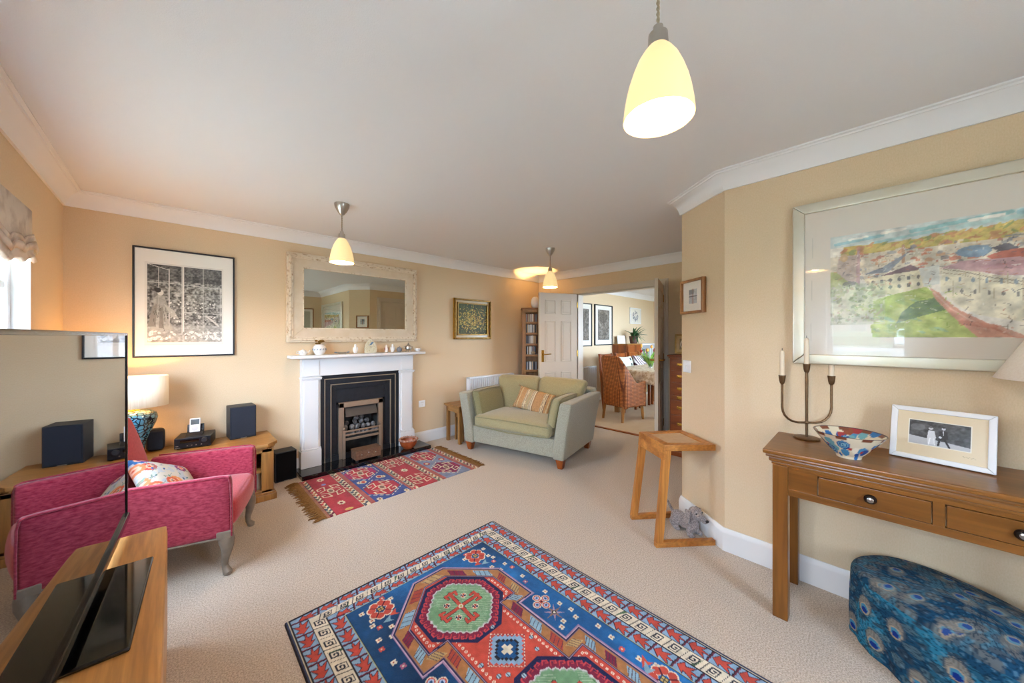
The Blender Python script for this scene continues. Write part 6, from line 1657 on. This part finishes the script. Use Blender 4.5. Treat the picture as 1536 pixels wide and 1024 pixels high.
for k in range(9):
    a = k*.75; r = random.uniform(.08,.17); z = random.uniform(.26,.36)
    b.tube([(0,0,.02),(r*.4*math.cos(a), r*.4*math.sin(a), z*.6),(r*math.cos(a), r*math.sin(a), z)], .004, 6)
    B().ball((r*math.cos(a), r*math.sin(a), z+.02), (.022,.022,.030), seg=12).obj('tulip_head', tmo if k % 3 else tmr, tu)
b.obj('leaves', mat('tulip_green', '6E9C3A', .5, c2='8FB84E', scale=20), tu, smooth=180); 

# ================================================================== behind the camera, seen only in mirrors
def art_plain(cv, w, h): cv.rect(.05,.05,w-.05,h-.05,'B8B4A0')
picture('framed_print', 'wood-framed print on the back wall, its edge seen in the mirror', .5, .6, (1.99, YB+.001, 1.62), PI, .02, M['frameoak'], art_plain, .025, res=.02)

fl = T('floor_lamp', 'lit floor lamp with a small conical shade behind the camera, seen in picture glass', 'floor lamp', (.10, -.80, 0))
B().lathe([(.13,0),(.13,.012),(.03,.02),(.012,.03)], 32).obj('base', M['bronze'], fl); B().tube([(0,0,.02),(0,0,1.18)], .009, 10).obj('pole', M['bronze'], fl)
b = B(); b.lathe([(.14,1.15),(.06,1.31)], 40, cap0=False, cap1=False); o = b.obj('lamp_shade', mat('warm_lit_shade', 'F0D8B0', .7, emit='FFB868', estr=.30), fl); md = o.modifiers.new('s','SOLIDIFY'); md.thickness = .003
B().ball((0,0,1.22), .028, 12).obj('bulb', M['bulb'], fl); plight(.10, -.80, 1.235, 2.0, .03, 'FFC080')
# ================================================================== outdoors
gm = mat('lawn', '7C8468', .9, c2='8C9278', scale=3)
V = [(-60,-60),(-60,60)]
b = B(); b.hexa([(-60,-50,-1.2),(-.9,-50,-1.2),(-.9,60,-1.2),(-60,60,-1.2),(-60,-50,.75),(-.9,-50,-.12),(-.9,60,-.12),(-60,60,.75)])
struct('ground_garden', b, gm)
b = B(); b.hexa([(-9,-14,-.5),(-.83,-14,-.5),(-.83,8,-.5),(-9,8,-.5),(-9,-14,.04),(-.83,-14,-.09),(-.83,8,-.09),(-9,8,.04)]); struct('ground_bounce_gravel', b, mat('pale_bounce_gravel', 'A0A090', .9, c2='88897A', scale=5))  # unseen grey strip added so the lawn bounces less green onto the ceiling
b = B(); b.box(-2, 2.6, -14, YB-.16, -.6, -.1); struct('ground_terrace', b, mat('paving', 'A8A090', .85, c2='989080', scale=4))
b = B(); b.box(4, 30, -14, .78, -.6, -.1); struct('ground_side', b, mat('gravel_path', 'B0A898', .9, c2='9A9284', scale=5))
def gz(x): return -.12+(.87)*(-x-.9)/59.1
b = B(); b.hexa([(-34,-40,gz(-34)-.05),(-28,-40,gz(-28)-.05),(-28,45,gz(-28)-.05),(-34,45,gz(-34)-.05),(-34,-40,gz(-34)+.01),(-28,-40,gz(-28)+.01),(-28,45,gz(-28)+.01),(-34,45,gz(-34)+.01)]); struct('road', b, mat('asphalt', 'A8A8AA', .85))
b = B(); b.hexa([(-39,-1.9,gz(-39)-.05),(-9,-1.9,gz(-9)-.05),(-9,.2,gz(-9)-.05),(-39,.2,gz(-39)-.05),(-39,-1.9,gz(-39)+.015),(-9,-1.9,gz(-9)+.015),(-9,.2,gz(-9)+.015),(-39,.2,gz(-39)+.015)]); struct('driveway', b, mat('tarmac', 'B2ACA4', .85))
car = T('car', 'white hatchback car parked on the drive, seen in the picture glass reflection', 'car', (-35.5, -.75, gz(-35.5)+.02), 0)
cm = mat('white_car_paint', 'E6E8EA', .2, coat=.5)
b = B(); b.soft(-2.0, 2.0, -.86, .86, .25, .85, r=.16, n=8); b.soft(-1.5, .9, -.75, .75, .75, 1.45, r=.2, n=8, fn=lambda o: Vector((o.x*(1-.25*max(0,o.z-.85)), o.y*(1-.18*max(0,o.z-.85)), o.z))); b.obj('body', cm, car)
b = B(); b.soft(-1.40, .96, -.66, .66, .92, 1.36, r=.12, n=8, fn=lambda o: Vector((o.x*(1-.2*max(0,o.z-.85)), o.y*(1-.18*max(0,o.z-.85)), o.z))); b.obj('windows', M['blackgloss'], car)
for x in (-1.3, 1.3):
    for y in (-.8, .8): B().lathe([(.1,-.1),(.31,-.1),(.33,-.06),(.33,.06),(.31,.1),(.1,.1)], 24, M=TR(x,y,.33,rx=PI/2)).obj('wheel', M['black'], car)
b = B()
for y in (-.62,.62): b.ball((1.92,y,.66), (.07,.16,.08), 12)
b.obj('headlamp', M['nickel'], car)
hm = mat('pale_brick', 'B89A84', .9, c2='A88870', scale=6); rm = mat('roof_tile', '6E5A50', .9)
for k, (y, lab) in enumerate(((-9.5, 'brick house across the road, right of the drive in the reflection'), (3.0, 'brick house straight across the road from the window'), (16, 'brick house across the road farthest to the left'))):
    h_ = T('house', lab, 'house', (-57, y, gz(-57)))
    B().box(-4, 4, -5, 5, -.5, 5.2).obj('wall', hm, h_); B().prism([(-4.4,5.1),(4.4,5.1),(0,8.2)], -5.3, 5.3, 'Y').obj('roof', rm, h_)
    for yy in (-3, 0, 3):
        for zz in (1.0, 3.6):
            w_ = B().box(3.98, 4.06, yy-.7, yy+.7, zz, zz+1.2, .01).obj('window', M['white'], h_); B().box(4.04, 4.08, yy-.6, yy+.6, zz+.1, zz+1.1).obj('pane', M['blackgloss'], w_)
random.seed(77)
tm = mat('tree_foliage', '6E7E4A', .9, c2='8C9866', scale=4); bk_ = mat('bark', '6A5A4A', .9)
for k, (x, y, h_, lab) in enumerate(((-44,1.5,7,'slim garden tree before the middle house'), (-43,6.5,8.5,'tall garden tree left of the middle house'), (-43,-5,6,'small garden tree beyond the parked car'), (-44,11,9,'largest garden tree across the road'))):
    t = T('tree', lab, 'tree', (x, y, gz(x)-.05)); B().tube([(0,0,0),(.1,0,h_*.4),(0,.1,h_*.75)], [.2,.14,.06], 8).obj('trunk', bk_, t)
    b = B()
    for j in range(420):
        a, e = random.uniform(0,2*PI), random.uniform(-1,1); r = random.uniform(.6,1)
        c_ = Vector((math.cos(a)*math.sqrt(1-e*e)*r*h_*.26, math.sin(a)*math.sqrt(1-e*e)*r*h_*.26, h_*.66+e*r*h_*.33)); b.ball(c_, (random.uniform(.12,.3),)*3, sub=1, jit=.2)
    b.obj('crown', tm, t)
hg = B(); random.seed(5)
for j in range(60): hg.soft(-.5, .5, -.8, .8, 0, 1.2+random.uniform(-.1,.15), r=.3, n=4, M=TR(-41, -20+.75*j if abs(-20+.75*j+.8) > 2.4 else -6, gz(-41)-.05))
tag(hg.obj('hedge', tm, None), 'long clipped hedge along the far side of the road', 'hedge')

# ================================================================== light, world, camera
W = bpy.data.worlds.new('World'); bpy.context.scene.world = W; W.use_nodes = True
bg = W.node_tree.nodes['Background']; bg.inputs[0].default_value = (*lin('C8E2FF'), 1); bg.inputs[1].default_value = WORLD
def portal(loc, sx, sy, rot, name):
    l = bpy.data.lights.new(name, 'AREA'); l.shape = 'RECTANGLE'; l.size = sx; l.size_y = sy; l.cycles.is_portal = True
    o = bpy.data.objects.new(name, l); C.objects.link(o); o.location = loc; o.rotation_euler = rot
portal((XL-.30, (W1[0]+W1[1])/2, (W1[2]+W1[3])/2), W1[3]-W1[2], W1[1]-W1[0], (0, -PI/2, 0), 'sky_portal_left')
portal((XL-.30, (W2[0]+W2[1])/2, (W2[2]+W2[3])/2), W2[3]-W2[2], W2[1]-W2[0], (0, -PI/2, 0), 'sky_portal_second')
portal(((W3[0]+W3[1])/2, YB-.17, (W3[2]+W3[3])/2), W3[1]-W3[0], W3[3]-W3[2], (PI/2, 0, 0), 'sky_portal_back')
portal(((DW[0]+DW[1])/2, .78, (DW[2]+DW[3])/2), DW[1]-DW[0], DW[3]-DW[2], (PI/2, 0, 0), 'sky_portal_dining')

cam = bpy.data.cameras.new('camera'); co_ = bpy.data.objects.new('camera', cam); C.objects.link(co_)
cam.sensor_width = 36; cam.lens = 519/1536*36; cam.shift_y = -8/1536; cam.clip_start = .02; cam.clip_end = 300
co_.location = (0, 0, 1.30); co_.rotation_euler = (PI/2, 0, math.atan2(532, 519)-PI/2)
S = bpy.context.scene; S.camera = co_
S.view_settings.view_transform = 'Standard'; S.view_settings.look = 'None'; S.view_settings.gamma = 1; S.view_settings.use_curve_mapping = False
S.view_settings.exposure = EXPO
S.cycles.max_bounces = 10; S.cycles.diffuse_bounces = 6; S.cycles.transparent_max_bounces = 16; S.cycles.glossy_bounces = 6
